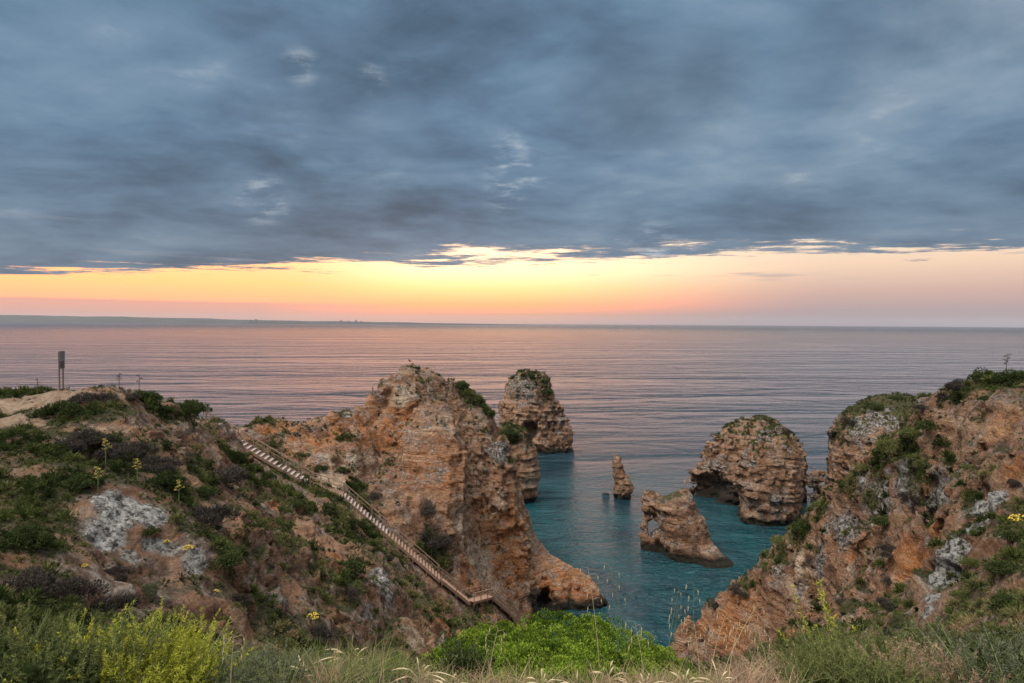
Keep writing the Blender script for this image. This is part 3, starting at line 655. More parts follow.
def proto(kind, v):
    if (kind, v) not in PROTO:
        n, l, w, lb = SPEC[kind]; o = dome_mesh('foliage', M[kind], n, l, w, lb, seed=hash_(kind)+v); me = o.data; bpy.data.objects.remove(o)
        tb = twigs(hash_(kind)+v).build('branches', TWIG); tm = tb.data; bpy.data.objects.remove(tb); PROTO[(kind, v)] = (me, tm)
    return PROTO[(kind, v)]
def hash_(k): return sum(ord(c)*(i+1) for i, c in enumerate(k))
NSH = [0]
def shrub(kind, px, py, rpx, label, group=None, hf=1.0, cat='shrub', name='shrub', P=None):
    if P is None:
        h_ = hit(px, py)
        if h_ is None: return
        p, D = h_
    else: p = np.array(P); D = p[1]
    r = rpx*D/F; NSH[0] += 1; v = NSH[0] % 3; me, tm = proto(kind, v); rz = random.random()*6.28
    hf *= .62 if rpx < 12 else .8; sc = (r*1.12, r*(.85+.3*random.random()), r*hf*(1.15+.35*random.random()))
    p = p-np.array([0, 0, r*(.22 if rpx >= 16 else .42)])
    if rpx >= 9:
        e = empty(name, p, label, cat, group); e.rotation_euler.z = rz; e.scale = sc
        for nm, m_ in (('foliage', me), ('branches', tm)):
            o = bpy.data.objects.new(nm, m_); COL.objects.link(o); o.parent = e
    else:
        o = bpy.data.objects.new(name, me); COL.objects.link(o); o.location = p; o.rotation_euler.z = rz; o.scale = sc; tag(o, label, cat, group)
SH = """
green|62 417 20|wide dark green shrub on the bare sandy plateau left of the sign
green|43 416 13|smaller green shrub at the left end of the green clump on the sandy plateau
dark|88 404 20|brown leafless shrub on the plateau edge just right of the sign
green|145 402 17|green shrub draped over the crest of the left hill
dark|128 396 11|dark purple shrub on the crest of the left hill
green|162 412 12|bright green tongue of shrub running down from the left hill crest
green|203 409 19|rounded green cushion shrub on the rock at the top of the stairway
dark|5 386 9|dark shrub cut by the left picture edge on the skyline
dark|125 458 26|broad dark purple-brown heath in the middle of the left hill
dark|90 447 22|dark heath bush left of the yellow flower stalk
dark|65 452 16|dark heath bush at the left end of the heath band
green|105 440 14|green bush above the dark heath band
dark|155 470 24|dark heath bush at the right end of the heath band
green|80 488 18|green bush with yellow flowers below the dark heath
dark|222 482 24|very dark bush hanging over the slope below the stairway top
green|205 495 14|green bush left of the very dark overhanging bush
green|165 488 18|green bush right above the white lichened rock
dark|208 525 26|large dark bush right of the white lichened rock, upper half
green|226 562 22|dark green bush below the large dark bush on the left hill
green|25 548 26|dark green low bush near the left picture edge
dark|20 595 30|dark brown heath low at the left picture edge
dark|70 600 28|dark purple heath behind the yellow-green foreground shrub
dark|120 612 24|dark heath sprawling below the white lichened rock
green|150 535 12|small green bush growing on the white lichened rock
dark|118 575 14|dark bush in a hollow below the white rock
grey|150 588 14|grey bush under the white rock ledges
dark|232 600 14|dark bush at the bottom right of the left hill
green|300 510 11|green bush on the rim above the orange slope
green|352 572 18|dark green bush in the cleft left of the grey-topped pillar
dark|345 592 14|dark bush under the green one in the cleft by the grey-topped pillar
dark|320 640 16|dark bush at the foot of the left hill behind the arching grass
green|266 478 12|green bush just below the stairway, upper flight
green|236 458 12|green bush beside the top of the stairway
green|298 500 11|green bush below the middle of the upper stair flight
green|325 508 11|green bush below the stair landing, left side
green|350 522 11|green bush below the stair landing, right side
green|375 542 9|green bush beneath the upper part of the second stair flight
dark|390 556 8|dark small bush beneath the second stair flight
green|302 455 10|dark green bush on the bowl floor just above the stairway
green|318 468 9|green bush right above the upper stair flight
green|340 470 9|green bush under the small overhang in the orange bowl
green|358 486 11|rounded green bush beside the stair landing
dark|372 496 11|dark bush right of the stair landing
green|345 436 11|green bush on top of the small overhang in the orange bowl
dark|428 512 13|dark shrub on the lower face of the headland below the grey buttress
dark|436 545 16|dark olive shrub hanging on the headland face above the stairs
green|418 545 9|green shrub left of the olive one on the headland face
green|460 385 9|green shrub on the right shoulder of the headland
green|474 398 10|green shrub running down the headland's right shoulder
green|487 412 8|green shrub at the lower end of the headland's right shoulder
dark|415 368 5|small dark shrub on the headland's summit
dark|427 370 4|tiny dark shrub right of the headland's summit
green|510 432 10|green shrub capping the rounded stack behind the headland
dark|525 436 8|dark scrub on the rounded stack behind the headland
green|528 374 8|green scrub on the top of the farthest stack
green|546 392 8|green scrub on the right flank of the farthest stack
green|762 418 9|green scrub on the summit of the largest stack
dark|786 432 7|dark scrub right of the summit of the largest stack
grey|745 424 7|grey scrub left of the summit of the largest stack
green|900 398 9|green scrub on top of the flat-topped bluff
green|875 406 9|green scrub on the left shoulder of the flat-topped bluff
dark|850 420 8|dark scrub on the outer edge of the flat-topped bluff
dark|925 408 9|dark scrub where the bluff meets the right-hand hillside
dark|962 387 15|dark bushy shrub at the left end of the right skyline
green|985 383 16|green shrub in the middle of the right skyline
green|1010 380 16|green shrub at the right end of the skyline beside the picture edge
dark|945 396 9|dark shrub at the crest corner above the orange earth
green|985 398 9|green shrub just below the right skyline
olive|910 440 14|olive yellow-green bush high on the right-hand slope
olive|890 455 14|yellow-green bush on the seaward rim of the right-hand slope
green|930 428 11|green bush below the orange earth on the right-hand slope
olive|870 470 12|olive bush further down the seaward rim
green|945 445 10|green bush in the middle of the upper right-hand slope
olive|920 462 11|yellowish bush among the grey rocks of the right-hand slope
green|850 485 10|green bush on the rim in front of the flat-topped bluff
olive|825 505 11|olive bush on the rim in front of the largest stack
green|803 528 10|green bush lower on the rim of the right-hand slope
olive|785 545 11|yellow-green bush at the rim beside the bay
green|885 522 11|dark green bush on the grey rocks above the red recess
dark|912 500 12|dark bush on the grey rocks of the right-hand slope
dark|893 605 13|dark bush at the bottom of the red recess
green|1012 540 18|green bush under the yellow flowers at the right picture edge
green|1005 575 18|green bush below the yellow flowers at the right picture edge
olive|975 565 14|olive bush right of the white rock rib
green|1010 610 20|dark green bush low at the right picture edge
olive|965 600 14|olive bush at the foot of the white rock rib
dark|1018 480 10|dark bush at the right picture edge on the reddish slope
green|955 575 8|small green bush growing in the white rock rib
dark|893 552 13|dark shrub hanging in the upper part of the red recess
dark|888 578 11|dark shrub in the middle of the red recess
dark|845 602 10|dark shrub below the golden rock on the right-hand cliff
dark|740 590 11|dark scrub on the lower rim of the right-hand cliff
dark|715 602 11|dark scrub on the tip of the right-hand cliff
olive|765 565 9|olive scrub at the rim above the turquoise water
"""
for ln in SH.strip().split('\n'):
    k, c, lb = ln.split('|'); a = c.split(); shrub(k, float(a[0]), float(a[1]), float(a[2])*(1.3 if k != 'dark' and 780 < float(a[0]) < 950 else 1), lb)

def tri_sample(V, Q, w, n, r):
    a = V[Q]; area = np.linalg.norm(np.cross(a[:, 2]-a[:, 0], a[:, 3]-a[:, 1]), axis=1)/2
    cen = a.mean(1); px, py, d = project(cen)
    vis = (d > 1) & (px > -60) & (px < W+60) & (py < H+80) & (py > 300)
    p = area*w[Q].mean(1)*vis/np.maximum(d, 3)**1.5; p = p/p.sum()
    k = r.choice(len(Q), n, p=p); u = r.random((n, 2)); q = a[k]
    return ((q[:, 0]*(1-u[:, :1])+q[:, 1]*u[:, :1])*(1-u[:, 1:])+(q[:, 3]*(1-u[:, :1])+q[:, 2]*u[:, :1])*u[:, 1:]), k
def cover(src, n, k, seed, label_name='ground_cover', dry=0.0, big=1.0, thr=.30):
    r = np.random.default_rng(seed); V, Q, N, A = DATA[src]
    w = np.clip(A['veg']*1.5-thr+.5*fbm(V[:, 0]*1.1, V[:, 1]*1.1, V[:, 2]*1.1, 3), 0, 1)*(V[:, 2] > 4)
    P, f = tri_sample(V, Q, w, n, r); Nn = N[Q[f, 0]]
    d = P[:, 1]; rad = big*(.05+.0036*d)*(.45+1.0*r.random(n)**1.5)
    hue = np.clip(.38+.75*fbm(P[:, 0]*.45, P[:, 1]*.45, P[:, 2]*.45+5, 3)+.16*r.normal(size=n)+dry, 0, 1)
    m = n*k; c = np.repeat(P, k, 0); rr = np.repeat(rad, k); nn = np.repeat(Nn, k, 0)
    D = unit(.7*nn+np.array([0, 0, .5])+.75*r.normal(size=(m, 3)))
    C = c+D*(rr*(.2+.6*r.random(m)))[:, None]
    Vv, Qq = leaves(C, D, rr*(.5+.6*r.random(m))/big**.6, rr*(.12+.16*r.random(m))/big**.6, r)
    var = np.clip(np.repeat(hue, k)+.08*r.normal(size=m), 0, 1)
    o = mesh_np(label_name, Vv, Qq, M['mixed'], attrs={'var': ('FACE', var)}); tag(o, kind='stuff'); return o
o = cover('hill', 30000, 14, 1); tag(o, 'low mixed scrub and dry herbs covering the left hill', 'ground cover')
o = cover('headland', 11000, 13, 2); tag(o, 'low scrub and herbs beside the stairway and on the headland ledges', 'ground cover')
o = cover('cliff', 24000, 14, 3); tag(o, 'low scrub and herbs covering the right-hand hillside', 'ground cover')

o = cover('hill', 2600, 90, 4, 'scrub', -.05, 2.6, .75); tag(o, 'matted taller scrub on the left hill', 'scrub')
o = cover('cliff', 2000, 80, 5, 'scrub', .0, 2.4, .75); tag(o, 'matted taller scrub on the right-hand hillside', 'scrub')
o = cover('headland', 900, 70, 6, 'scrub', -.05, 2.3, .8); tag(o, 'matted scrub beside the stairway', 'scrub')

for nm_, n_ in (('sea_stack', 500), ('sea_stack.001', 400), ('sea_stack.004', 900), ('sea_stack.005', 1500)):
    o = cover(nm_, n_, 14, 40+n_, dry=.02, thr=.15); tag(o, 'thin scrub growing on the top of the rock', 'ground cover')

# ------------------------------------------------------------------ foreground bank
def blades(bases, L, Wd, lean, seed, mat, name, label, col=None, segs=4):
    """curved tapering grass blades"""
    r = np.random.default_rng(seed); n = len(bases); a = r.random(n)*6.283
    dirh = np.stack([np.cos(a), np.sin(a), np.zeros(n)], 1); side = np.stack([-np.sin(a+.6*r.normal(size=n)), np.cos(a), np.zeros(n)], 1)
    L = L*(.5+.9*r.random(n)); ln_ = lean*(.3+1.2*r.random(n)); rings = []
    for i in range(segs+1):
        t = i/segs; w = (Wd*(1-t)**.7+.0004)
        c = bases+dirh*(L*ln_*t*t)[:, None]+np.array([0, 0, 1])*(L*(t-.35*ln_*t*t))[:, None]
        rings.append(np.stack([c-side*w/2, c+side*w/2], 1))
    V = np.stack(rings, 1).reshape(-1, 3); b0 = np.arange(n)[:, None]*(2*(segs+1))+np.arange(segs)[None, :]*2
    Q = np.stack([b0, b0+1, b0+3, b0+2], -1).reshape(-1, 4)
    var = np.repeat(np.clip(.5+.25*r.normal(size=n) if col is None else col, 0, 1), segs)
    o = mesh_np(name, V, Q, mat, attrs={'var': ('FACE', var)}); tag(o, label, 'grass', kind='stuff'); return o
def ground_pts(n, pxr, Yr, seed, clump=0):
    r = np.random.default_rng(seed); px = r.uniform(*pxr, n); Y = r.uniform(Yr[0]**.5, Yr[1]**.5, n)**2
    if clump:
        cx = r.uniform(*pxr, clump); cy = r.uniform(*Yr, clump); k = r.integers(0, clump, n); px = cx[k]+r.normal(size=n)*9; Y = np.clip(cy[k]+r.normal(size=n)*.08, Yr[0], Yr[1])
    x = (px-W/2)/F*Y; return np.stack([x, Y, bil(Hm, x, Y)-.03], 1)
def low(P):
    """grass stays short in front of the green mound"""
    px = P[:, 0]/P[:, 1]*F+W/2; return np.interp(px, [380, 430, 690, 740], [1, .5, .5, 1])
P = ground_pts(6000, (-40, 1080), (2.3, 4.2), 11); blades(P, .12*low(P), .006, .8, 11, M['grey'], 'grass', 'short grey-green grass on the foreground bank')
P = ground_pts(2600, (310, 800), (2.4, 3.7), 12, 60); blades(P, .18*low(P), .004, 1.0, 12, M['straw'], 'grass', 'tan dry grass tufts along the bottom edge')
P = ground_pts(3000, (190, 440), (2.4, 4.4), 13, 40); blades(P, .22*low(P), .005, .8, 13, M['olive'], 'grass', 'fresh olive grass left of the bright green mound')
P = ground_pts(2200, (760, 1080), (2.6, 4.6), 14, 60); blades(P, .20, .005, 1.0, 14, M['olive'], 'grass', 'tangled olive grass on the right of the bank')
P = ground_pts(2600, (400, 800), (2.3, 3.0), 15, 50); blades(P, .15, .004, 1.1, 15, M['straw'], 'grass', 'short dry grass at the very bottom edge')
P = ground_pts(3600, (420, 720), (2.5, 3.4), 16, 80); blades(P, .11, .005, 1.0, 16, M['olive'], 'grass', 'short olive grass under the front of the green mound')
def sprig_shrub(name, kind, spots, n, h, label, leafl=.022, leafw=.006, per=46, seed=0, spread=.5, cat='shrub'):
    """bush of upright leafy sprigs; spots = (photo x, forward distance, radius m)"""
    r = np.random.default_rng(seed); C = []; D = []; VV = []; st = MB(); c0 = None
    for i in range(n):
        px, Y, rad = spots[r.integers(0, len(spots))]; a = r.random()*6.283; q = rad*math.sqrt(r.random())
        x = (px-W/2)/F*Y+q*math.cos(a); y = Y+q*math.sin(a); z = zland(x, y)-.02
        dome = math.sqrt(max(0, 1-(q/rad)**2))*.6+.4
        L = h*dome*(.7+.5*r.random()); tip = np.array([x+math.cos(a)*q*spread+.38*L*r.normal(), y+math.sin(a)*q*spread+.38*L*r.normal(), z+L]); b = np.array([x, y, z])
        tt = r.random(per)**.75; side = unit(r.normal(size=(per, 3))); ax = unit((tip-b)[None, :])
        mid = b+(tip-b)*tt[:, None]; mid[:, :2] += (.08*L*np.sin(tt*3))[:, None]*np.array([math.cos(a), math.sin(a)])
        d = unit(side*.9+ax*.9); C.append(mid+d*leafl*.5); D.append(d); VV.append(np.clip(.25+.5*tt+.13*r.normal(size=per)+.2*(r.random()-.5), 0, 1))
        if i % 3 == 0: st.tube([b, (b+tip)/2, tip], [.004, .003, .001], 3)
    C = np.concatenate(C); D = np.concatenate(D); m = len(C)
    loc = C.mean(0); loc[2] = zland(loc[0], loc[1]); e = empty(name, loc, label, cat)
    V, Q = leaves(C-loc, D, leafl*(.6+.8*r.random(m)), leafw*(.7+.6*r.random(m)), r)
    mesh_np('foliage', V, Q, M[kind], e, attrs={'var': ('FACE', np.concatenate(VV))})
    for v in st.v: v -= Vector(loc)
    st.build('stems', STEMG, e); return e
sprig_shrub('shrub', 'yellow', [(90, 3.1, .2), (125, 2.8, .22), (155, 3.0, .19), (140, 3.4, .18), (165, 2.75, .12)], 800, .30, 'bright yellow-green sprig shrub in the left foreground', .017, .0055, 110, seed=21)
sprig_shrub('shrub', 'olive', [(60, 3.3, .26), (20, 3.1, .26), (95, 3.5, .2), (-30, 3.0, .3), (60, 2.7, .2), (105, 2.7, .12)], 700, .34, 'olive-green shrub at the left bottom corner', .018, .005, 100, seed=22)
sprig_shrub('shrub', 'green', [(10, 2.6, .2), (50, 2.55, .14), (-10, 2.9, .2)], 200, .26, 'dark broad-leaved plant low in the left bottom corner', .035, .02, 34, seed=23)
sprig_shrub('shrub', 'grey', [(230, 3.6, .22), (260, 3.2, .24), (285, 3.6, .2), (250, 2.8, .18)], 420, .17, 'grey-green cushion plant right of the yellow-green shrub', .02, .005, 60, seed=24)
sprig_shrub('shrub', 'green', [(462, 3.6, .10), (470, 3.5, .07)], 90, .22, 'small blue-green plant left in front of the bright green mound', .022, .014, 40, seed=25)
sprig_shrub('shrub', 'olive', [(840, 4.6, .26), (880, 4.4, .3), (820, 4.2, .2), (920, 4.4, .25), (860, 3.8, .25), (900, 3.6, .25)], 620, .38, 'olive-grey sprig shrub in the right foreground', .020, .0055, 90, seed=26)
sprig_shrub('shrub', 'yellow', [(846, 5.0, .04)], 16, .80, 'single upright light green sprig plant in the right foreground', .04, .012, 70, seed=27)
sprig_shrub('shrub', 'dark', [(950, 4.6, .25), (975, 4.2, .25), (930, 5.0, .2)], 360, .42, 'purple-grey twiggy shrub in the right foreground', .028, .005, 60, seed=28)
sprig_shrub('shrub', 'grey', [(1010, 4.4, .3), (1040, 3.8, .3), (1020, 3.0, .25)], 420, .30, 'grey-green grassy shrub in the right bottom corner', .022, .0045, 80, seed=29)
sprig_shrub('shrub', 'green', [(985, 3.6, .16), (1000, 3.3, .14)], 160, .30, 'dark green leafy plant inside the right bottom corner scrub', .03, .012, 50, seed=31)
sprig_shrub('shrub', 'straw', [(935, 3.3, .14), (950, 3.0, .14), (905, 3.2, .12)], 200, .24, 'dry tan twiggy plant at the bottom edge right of the olive-grey shrub', .02, .004, 60, seed=32)
sprig_shrub('shrub', 'olive', [(860, 3.0, .16), (890, 2.9, .14), (830, 3.1, .14)], 260, .22, 'low olive plant at the bottom edge below the upright sprig', .018, .005, 70, seed=33)
sprig_shrub('shrub', 'straw', [(790, 4.8, .22), (760, 4.4, .2), (800, 4.0, .2)], 260, .22, 'dry tan herb clump between the mound and the right foreground shrubs', .02, .005, 50, seed=30)
def mound():
    r = np.random.default_rng(5)
    top = [(418, 668), (440, 650), (462, 637), (490, 627), (520, 622), (548, 615), (575, 616), (603, 620), (628, 632), (650, 643), (672, 656), (690, 666), (705, 682)]
    tx = [a for a, b in top]; ty = [b for a, b in top]; LC = []; LR = []
    for i in range(640):
        px = r.uniform(424, 712); Y = r.uniform(3.2, 5.7); yy = np.interp(px, tx, ty)+(5.6-Y)*27+r.uniform(-4, 5)
        rad = r.uniform(.055, .125); p = at(px, yy, Y); p[2] -= rad*.6; LC.append(p); LR.append(rad)
    LC = np.array(LC); LR = np.array(LR); n = 130000; k = r.integers(0, len(LC), n); d = unit(r.normal(size=(n, 3))); d[:, 2] = np.abs(d[:, 2])*.75+.25*d[:, 2]; d = unit(d)
    q = LR[k]*(.75+.3*r.random(n)**.6); C = LC[k]+d*q[:, None]; D = unit(d+.6*r.normal(size=(n, 3))+[0, 0, .3])
    loc = LC.mean(0); loc[2] = zland(loc[0], loc[1]); e = empty('mound_shrub', loc, 'broad bright green mound-shaped shrub at the bottom centre', 'shrub')
    V, Q = leaves(C-loc, D, .022*(.6+.7*r.random(n)), .011*(.6+.7*r.random(n)), r)
    var = np.clip(.10+.9*(q/LR[k]-.6)+.14*r.normal(size=n)+.75*(r.random(len(LC))[k]-.5)+.2*d[:, 2], 0, 1)  # random tone plus painted top light: lobe tops lighter, sides darker
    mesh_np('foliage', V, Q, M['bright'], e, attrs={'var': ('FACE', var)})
    b = MB()
    for i in range(0, 640, 12):
        c = Vector(LC[i]-loc); b.tube([Vector((c.x*.9, c.y*.9, c.z-.35)), Vector((c.x*.95, c.y*.8, c.z*.5)), c*.92], [.010, .006, .003], 4)
    b.build('branches', TWIG, e)
mound()

# wild oats, each a stalk with hanging spikelets
def oat(px, ytop, ybase, Y, lean, label, mat=STEMS, n=7):
    top = at(px+lean, ytop, Y); zb = at(px, ybase, Y); b0 = Vector(zb); b0.z = min(b0.z, zland(b0.x, b0.y)); t0 = Vector(top)
    e = empty('wild_oat', b0, label, 'grass stalk', 'wild oat stalks in the foreground'); hgt = t0.z-b0.z
    s_ = MB(); ptl = []
    for i in range(7):
        t = i/6; ptl.append(Vector(((t0.x-b0.x)*(t**1.5), 0, hgt*t)))
    s_.tube(ptl, [.0024, .0022, .002, .0018, .0015, .0012, .0008], 4)
    rr = random.Random(int(px*7+ytop)); spl = []
    for i in range(n):
        t = 1-.38*i/n; q = Vector(((t0.x-b0.x)*(t**1.5), 0, hgt*t)); sd = (1 if i % 2 else -1)*(.015+.03*rr.random()); ee = q+Vector((sd, rr.uniform(-.02, .02), .012)); 
        s_.tube([q, ee, ee+Vector((sd*.3, 0, -.015))], .0006, 3)
        c = ee+Vector((sd*.3, 0, -.03)); sp = MB(); sp.tube([c+Vector((0, 0, .016)), c+Vector((.001, 0, .004)), c+Vector((sd*.1, 0, -.02))], [.0008, .0036, .0006], 5); spl.append(sp)
    s_.build('stem', mat, e); [q_.build('spikelet', STEMS, e) for q_ in spl]
for a in [(600, 568, 680, 3.6, -12, 'tall wild oat stalk leaning left over the middle of the green mound'), (692, 583, 682, 3.4, 2, 'tallest straight wild oat stalk standing before the open water', STEMG), (673, 606, 682, 3.5, 4, 'wild oat stalk just left of the tallest one before the water', STEMG),
          (665, 588, 682, 3.9, 14, 'wild oat stalk bending right beside the tip of the green mound', STEMG), (628, 566, 682, 3.8, -18, 'green wild oat nodding left over the bay', STEMG), (722, 604, 684, 3.3, 36, 'wild oat stalk slanting far right in front of the right cliff foot'), (709, 616, 684, 3.5, 16, 'shorter wild oat stalk slanting right before the right cliff foot'),
          (728, 625, 684, 3.2, 10, 'short pale wild oat stalk in front of the right cliff foot'), (700, 622, 684, 3.2, -6, 'short wild oat stalk beside the straight tall one'), (645, 622, 684, 3.0, -10, 'short wild oat stalk at the right end of the green mound'), (230, 634, 684, 2.7, 4, 'single straight straw stalk right of the yellow-green shrub'),
          (488, 628, 684, 3.0, 10, 'short wild oat stalk in front of the left part of the green mound'), (770, 626, 684, 3.2, -14, 'wild oat stalk leaning left beside the dry herb clump')]:
    oat(*a)
def arching(px, Y, n, L, label, seed):
    r = random.Random(seed); x = (px-W/2)/F*Y; b0 = Vector((x, Y, zland(x, Y))); e = empty('feather_grass', b0, label, 'grass tuft'); s_ = MB(); h_ = MB()
    for i in range(n):
        a = r.uniform(-1, 1); l = L*r.uniform(.7, 1.1); dx = a*l*.7; dy = r.uniform(-.3, .3)*l; P = []
        for k in range(9):
            t = k/8; P.append(Vector((dx*t*t, dy*t*t, l*(1.25*t-.62*t*t*(.6+abs(a))))))
        s_.tube(P[:7], .0010, 3); h_.tube(P[5:], [.0012, .0042, .0036, .0006], 5)
    s_.build('stems', STEMS, e); h_.build('seed_heads', STEMS, e)
arching(350, 3.4, 9, .34, 'pale arching grass tuft with plumes left of the green mound', 1)
arching(420, 2.9, 8, .26, 'pale arching grass tuft at the bottom edge left of the mound', 2)
arching(580, 2.7, 8, .20, 'dry plumed grass tuft in front of the green mound', 3)
arching(520, 2.8, 7, .18, 'dry plumed grass tuft at the bottom below the mound summit', 4)
arching(690, 2.8, 7, .20, 'dry plumed grass tuft at the bottom right of the mound', 5)
for i_, (px_, lb_) in enumerate([(450, 'dry plumed tuft at the bottom left of the mound beside the blue-green plant'), (545, 'pinkish dry tuft below the middle of the mound'), (612, 'dry tuft with pale heads below the right half of the mound'), (650, 'dry tuft right of the pale-headed one below the mound'), (725, 'dry tuft at the bottom edge under the right cliff foot'), (300, 'dry plumed tuft left of the arching grass tuft')]):
    arching(px_, 2.75+.1*(i_ % 3), 9, .20, lb_, 20+i_)
def flower_stalk(px, ytop, ybase, label, mat='flower', Y=None, heads=7, name='flower_stalk', dark=False):
    h_ = hit(px, ybase)
    if h_ is None: return
    p, D = h_
    hgt = (ybase-ytop)/F*D; e = empty(name, p, label, 'flower stalk'); rr = random.Random(px); s_ = MB(); f_ = MB()
    s_.tube([(0, 0, -.2), (.02*hgt, 0, hgt*.5), (.05*hgt, 0, hgt)], [.012+.0003*D, .010+.00025*D, .006+.0002*D], 5)
    for i in range(heads):
        t = .55+.45*i/heads; sd = (1 if i % 2 else -1)*(.10+.08*rr.random())*hgt*(1.25-t); c = Vector((.05*hgt*t+sd, rr.uniform(-.1, .1)*hgt, hgt*t+.03)); s_.tube([(.05*hgt*t, 0, hgt*(t-.05)), c], .006+.0002*D, 4)
        f_ = MB()
        for q in range(10):
            u = Vector((rr.gauss(0, 1), rr.gauss(0, 1), rr.gauss(0, .5)))*.035*hgt; f_.tube([c+u-Vector((0, 0, .012*hgt)), c+u+Vector((0, 0, .006*hgt)), c+u+Vector((0, 0, .014*hgt))], [.003, .016*hgt, .004], 5)
        f_.build('flower_head', M[mat], e)
    s_.build('stem', TWIG if dark else STEMG, e)
flower_stalk(108, 434, 460, 'tall yellow-flowered stalk on the dark heath of the left hill')
flower_stalk(137, 458, 482, 'yellow-flowered stalk right of the taller one on the left hill')
flower_stalk(179, 478, 502, 'pale yellow-flowered stalk at the right of the left hill')
flower_stalk(100, 466, 492, 'short green budding stalk between the yellow flowers')
flower_stalk(119, 374, 389, 'small dark seed stalk on the left skyline right of the sign', 'dark', dark=True)
flower_stalk(138, 372, 393, 'thin bare stalk on the left skyline beyond the dark seed stalk', 'dark', heads=3, dark=True)
flower_stalk(36, 375, 392, 'thin leaning seed stalk on the skyline left of the sign', 'dark', heads=3, dark=True)
flower_stalk(1003, 350, 374, 'dark branched seed stalk above the right skyline', 'dark', heads=6, dark=True)
def flower_patch(px, py, rpx, label, n=46, mat='flower'):
    h_ = hit(px, py)
    if h_ is None: return
    p, D = h_; r = rpx*D/F; rr = random.Random(int(px+py)); f_ = MB()
    for i in range(n):
        a = rr.random()*6.28; q = r*math.sqrt(rr.random()); c = Vector((q*math.cos(a), q*math.sin(a)*.7, r*.45*(1-(q/r)**2)+r*.25*rr.random())); s0 = r*.12
        f_.tube([c-Vector((0, 0, s0)), c, c+Vector((0, 0, s0*.7))], [.15*s0, s0, .3*s0], 5)
        f_.tube([c*.6-Vector((0, 0, .2*r)), c-Vector((0, 0, s0*.8))], .1*s0, 3)
    o = f_.build('flower_clump', M[mat]); o.location = p; tag(o, label, 'flowers')
flower_patch(82, 484, 7, 'yellow flower clump on the green bush of the left hill')
flower_patch(190, 549, 6, 'yellow flower clump under the large dark bush, right one')
flower_patch(167, 545, 5, 'yellow flower clump under the large dark bush, left one')
flower_patch(84, 568, 4, 'small yellow flower clump beside the foot of the white rock')
flower_patch(312, 618, 7, 'orange-yellow flower clump low on the slope left of the grey-topped pillar')
flower_patch(1019, 518, 10, 'large yellow flower clump at the right picture edge', 34)
flower_patch(215, 590, 4, 'small yellow flower clump below the dark green bush')

#@@BUILT
# ------------------------------------------------------------------ stairway
WOOD = plain('weathered_wood', (.20, .125, .085), .85, .35, 6); TREAD = plain('pale_worn_tread', (.25, .21, .185), .8, .2, 5); RAILM = plain('sunbleached_rail', (.23, .15, .105), .8, .3, 5)
def stairway():
    base = Vector(at(466, 604, 60.3)); e = empty('stairway', base, 'long wooden stairway with railings descending the slope to the cove', 'stairway')
    UP = Vector((0, 0, .38)); L = [Vector((q_[0], q_[1], max(q_[2]+.38, zland(q_[0], q_[1])+.38)))-base for q_ in [at(*q) for q in [(206, 425, 55.4), (220, 434, 56), (312, 489, 57.2), (343, 498, 57.6), (440, 583, 59.2), (468, 605, 60.4), (488, 602, 64.2), (514, 622, 67)]]]
    kinds = ['deck', 'steps', 'deck', 'steps', 'steps', 'deck', 'steps']; wd = .75
    side = MB(); deck = MB(); posts = []; rl = {1: [], -1: []}
    for i, k in enumerate(kinds):
        a, b = L[i], L[i+1]; d = b-a; hd = Vector((d.x, d.y, 0)); hl = hd.length; u = hd/hl; s_ = Vector((-u.y, u.x, 0))
        for sg in (1, -1): side.bar(a+s_*sg*wd-Vector((0, 0, .10)), b+s_*sg*wd-Vector((0, 0, .10)), .07, .26)
        if k == 'deck':
            n = max(3, int(d.length/.16)); deck = MB()
            for j in range(n): c = a+d*((j+.5)/n); deck.bar(c-s_*(wd-.04), c+s_*(wd-.04), .13, .04)
            deck.build('landing_deck', WOOD, e)
        else:
            m = MB(); m.bar(a-Vector((0, 0, .07)), b-Vector((0, 0, .07)), 2*wd-.1, .03); m.build('underlay_board', WOOD, e)  # added sloping underlay that keeps the tread gaps from reading as black shade
            n = max(3, int(abs(d.z)/(.26 if i == 1 else .30)))
            for j in range(n):
                c = a+d*((j+.5)/n); m = MB(); tw = min(.32, hl/n*.86); m.bar(c-s_*(wd-.04), c+s_*(wd-.04), tw, .06)
                m.build('tread', TREAD if i == 1 or (i == 3 and j < n*.45) else WOOD, e)
        n = max(1, round(hl/1.5))
        for sg in (1, -1):
            for j in range(n+(1 if i == len(kinds)-1 else 0)):
                c = a+d*(j/n)+s_*sg*(wd+.02); m = MB(); m.box(c+Vector((0, 0, .25 if sg > 0 or i not in (1, 3) else -.4)), (.09, .09, 1.5 if sg > 0 or i not in (1, 3) else .5)); m.build('post', WOOD, e)
            for hh, w_ in (((.96, .09), (.52, .05)) if sg > 0 or i not in (1, 3) else ()):
                side2 = rl[sg]; side2.append((a+s_*sg*(wd+.02)+Vector((0, 0, hh)), b+s_*sg*(wd+.02)+Vector((0, 0, hh)), w_))
    side.build('side_board', WOOD, e)
    for sg in (1, -1):
        m = MB()
        for a, b, w_ in rl[sg]: m.bar(a, b, w_, w_*.8)
        m.build('handrail', RAILM, e)
stairway()
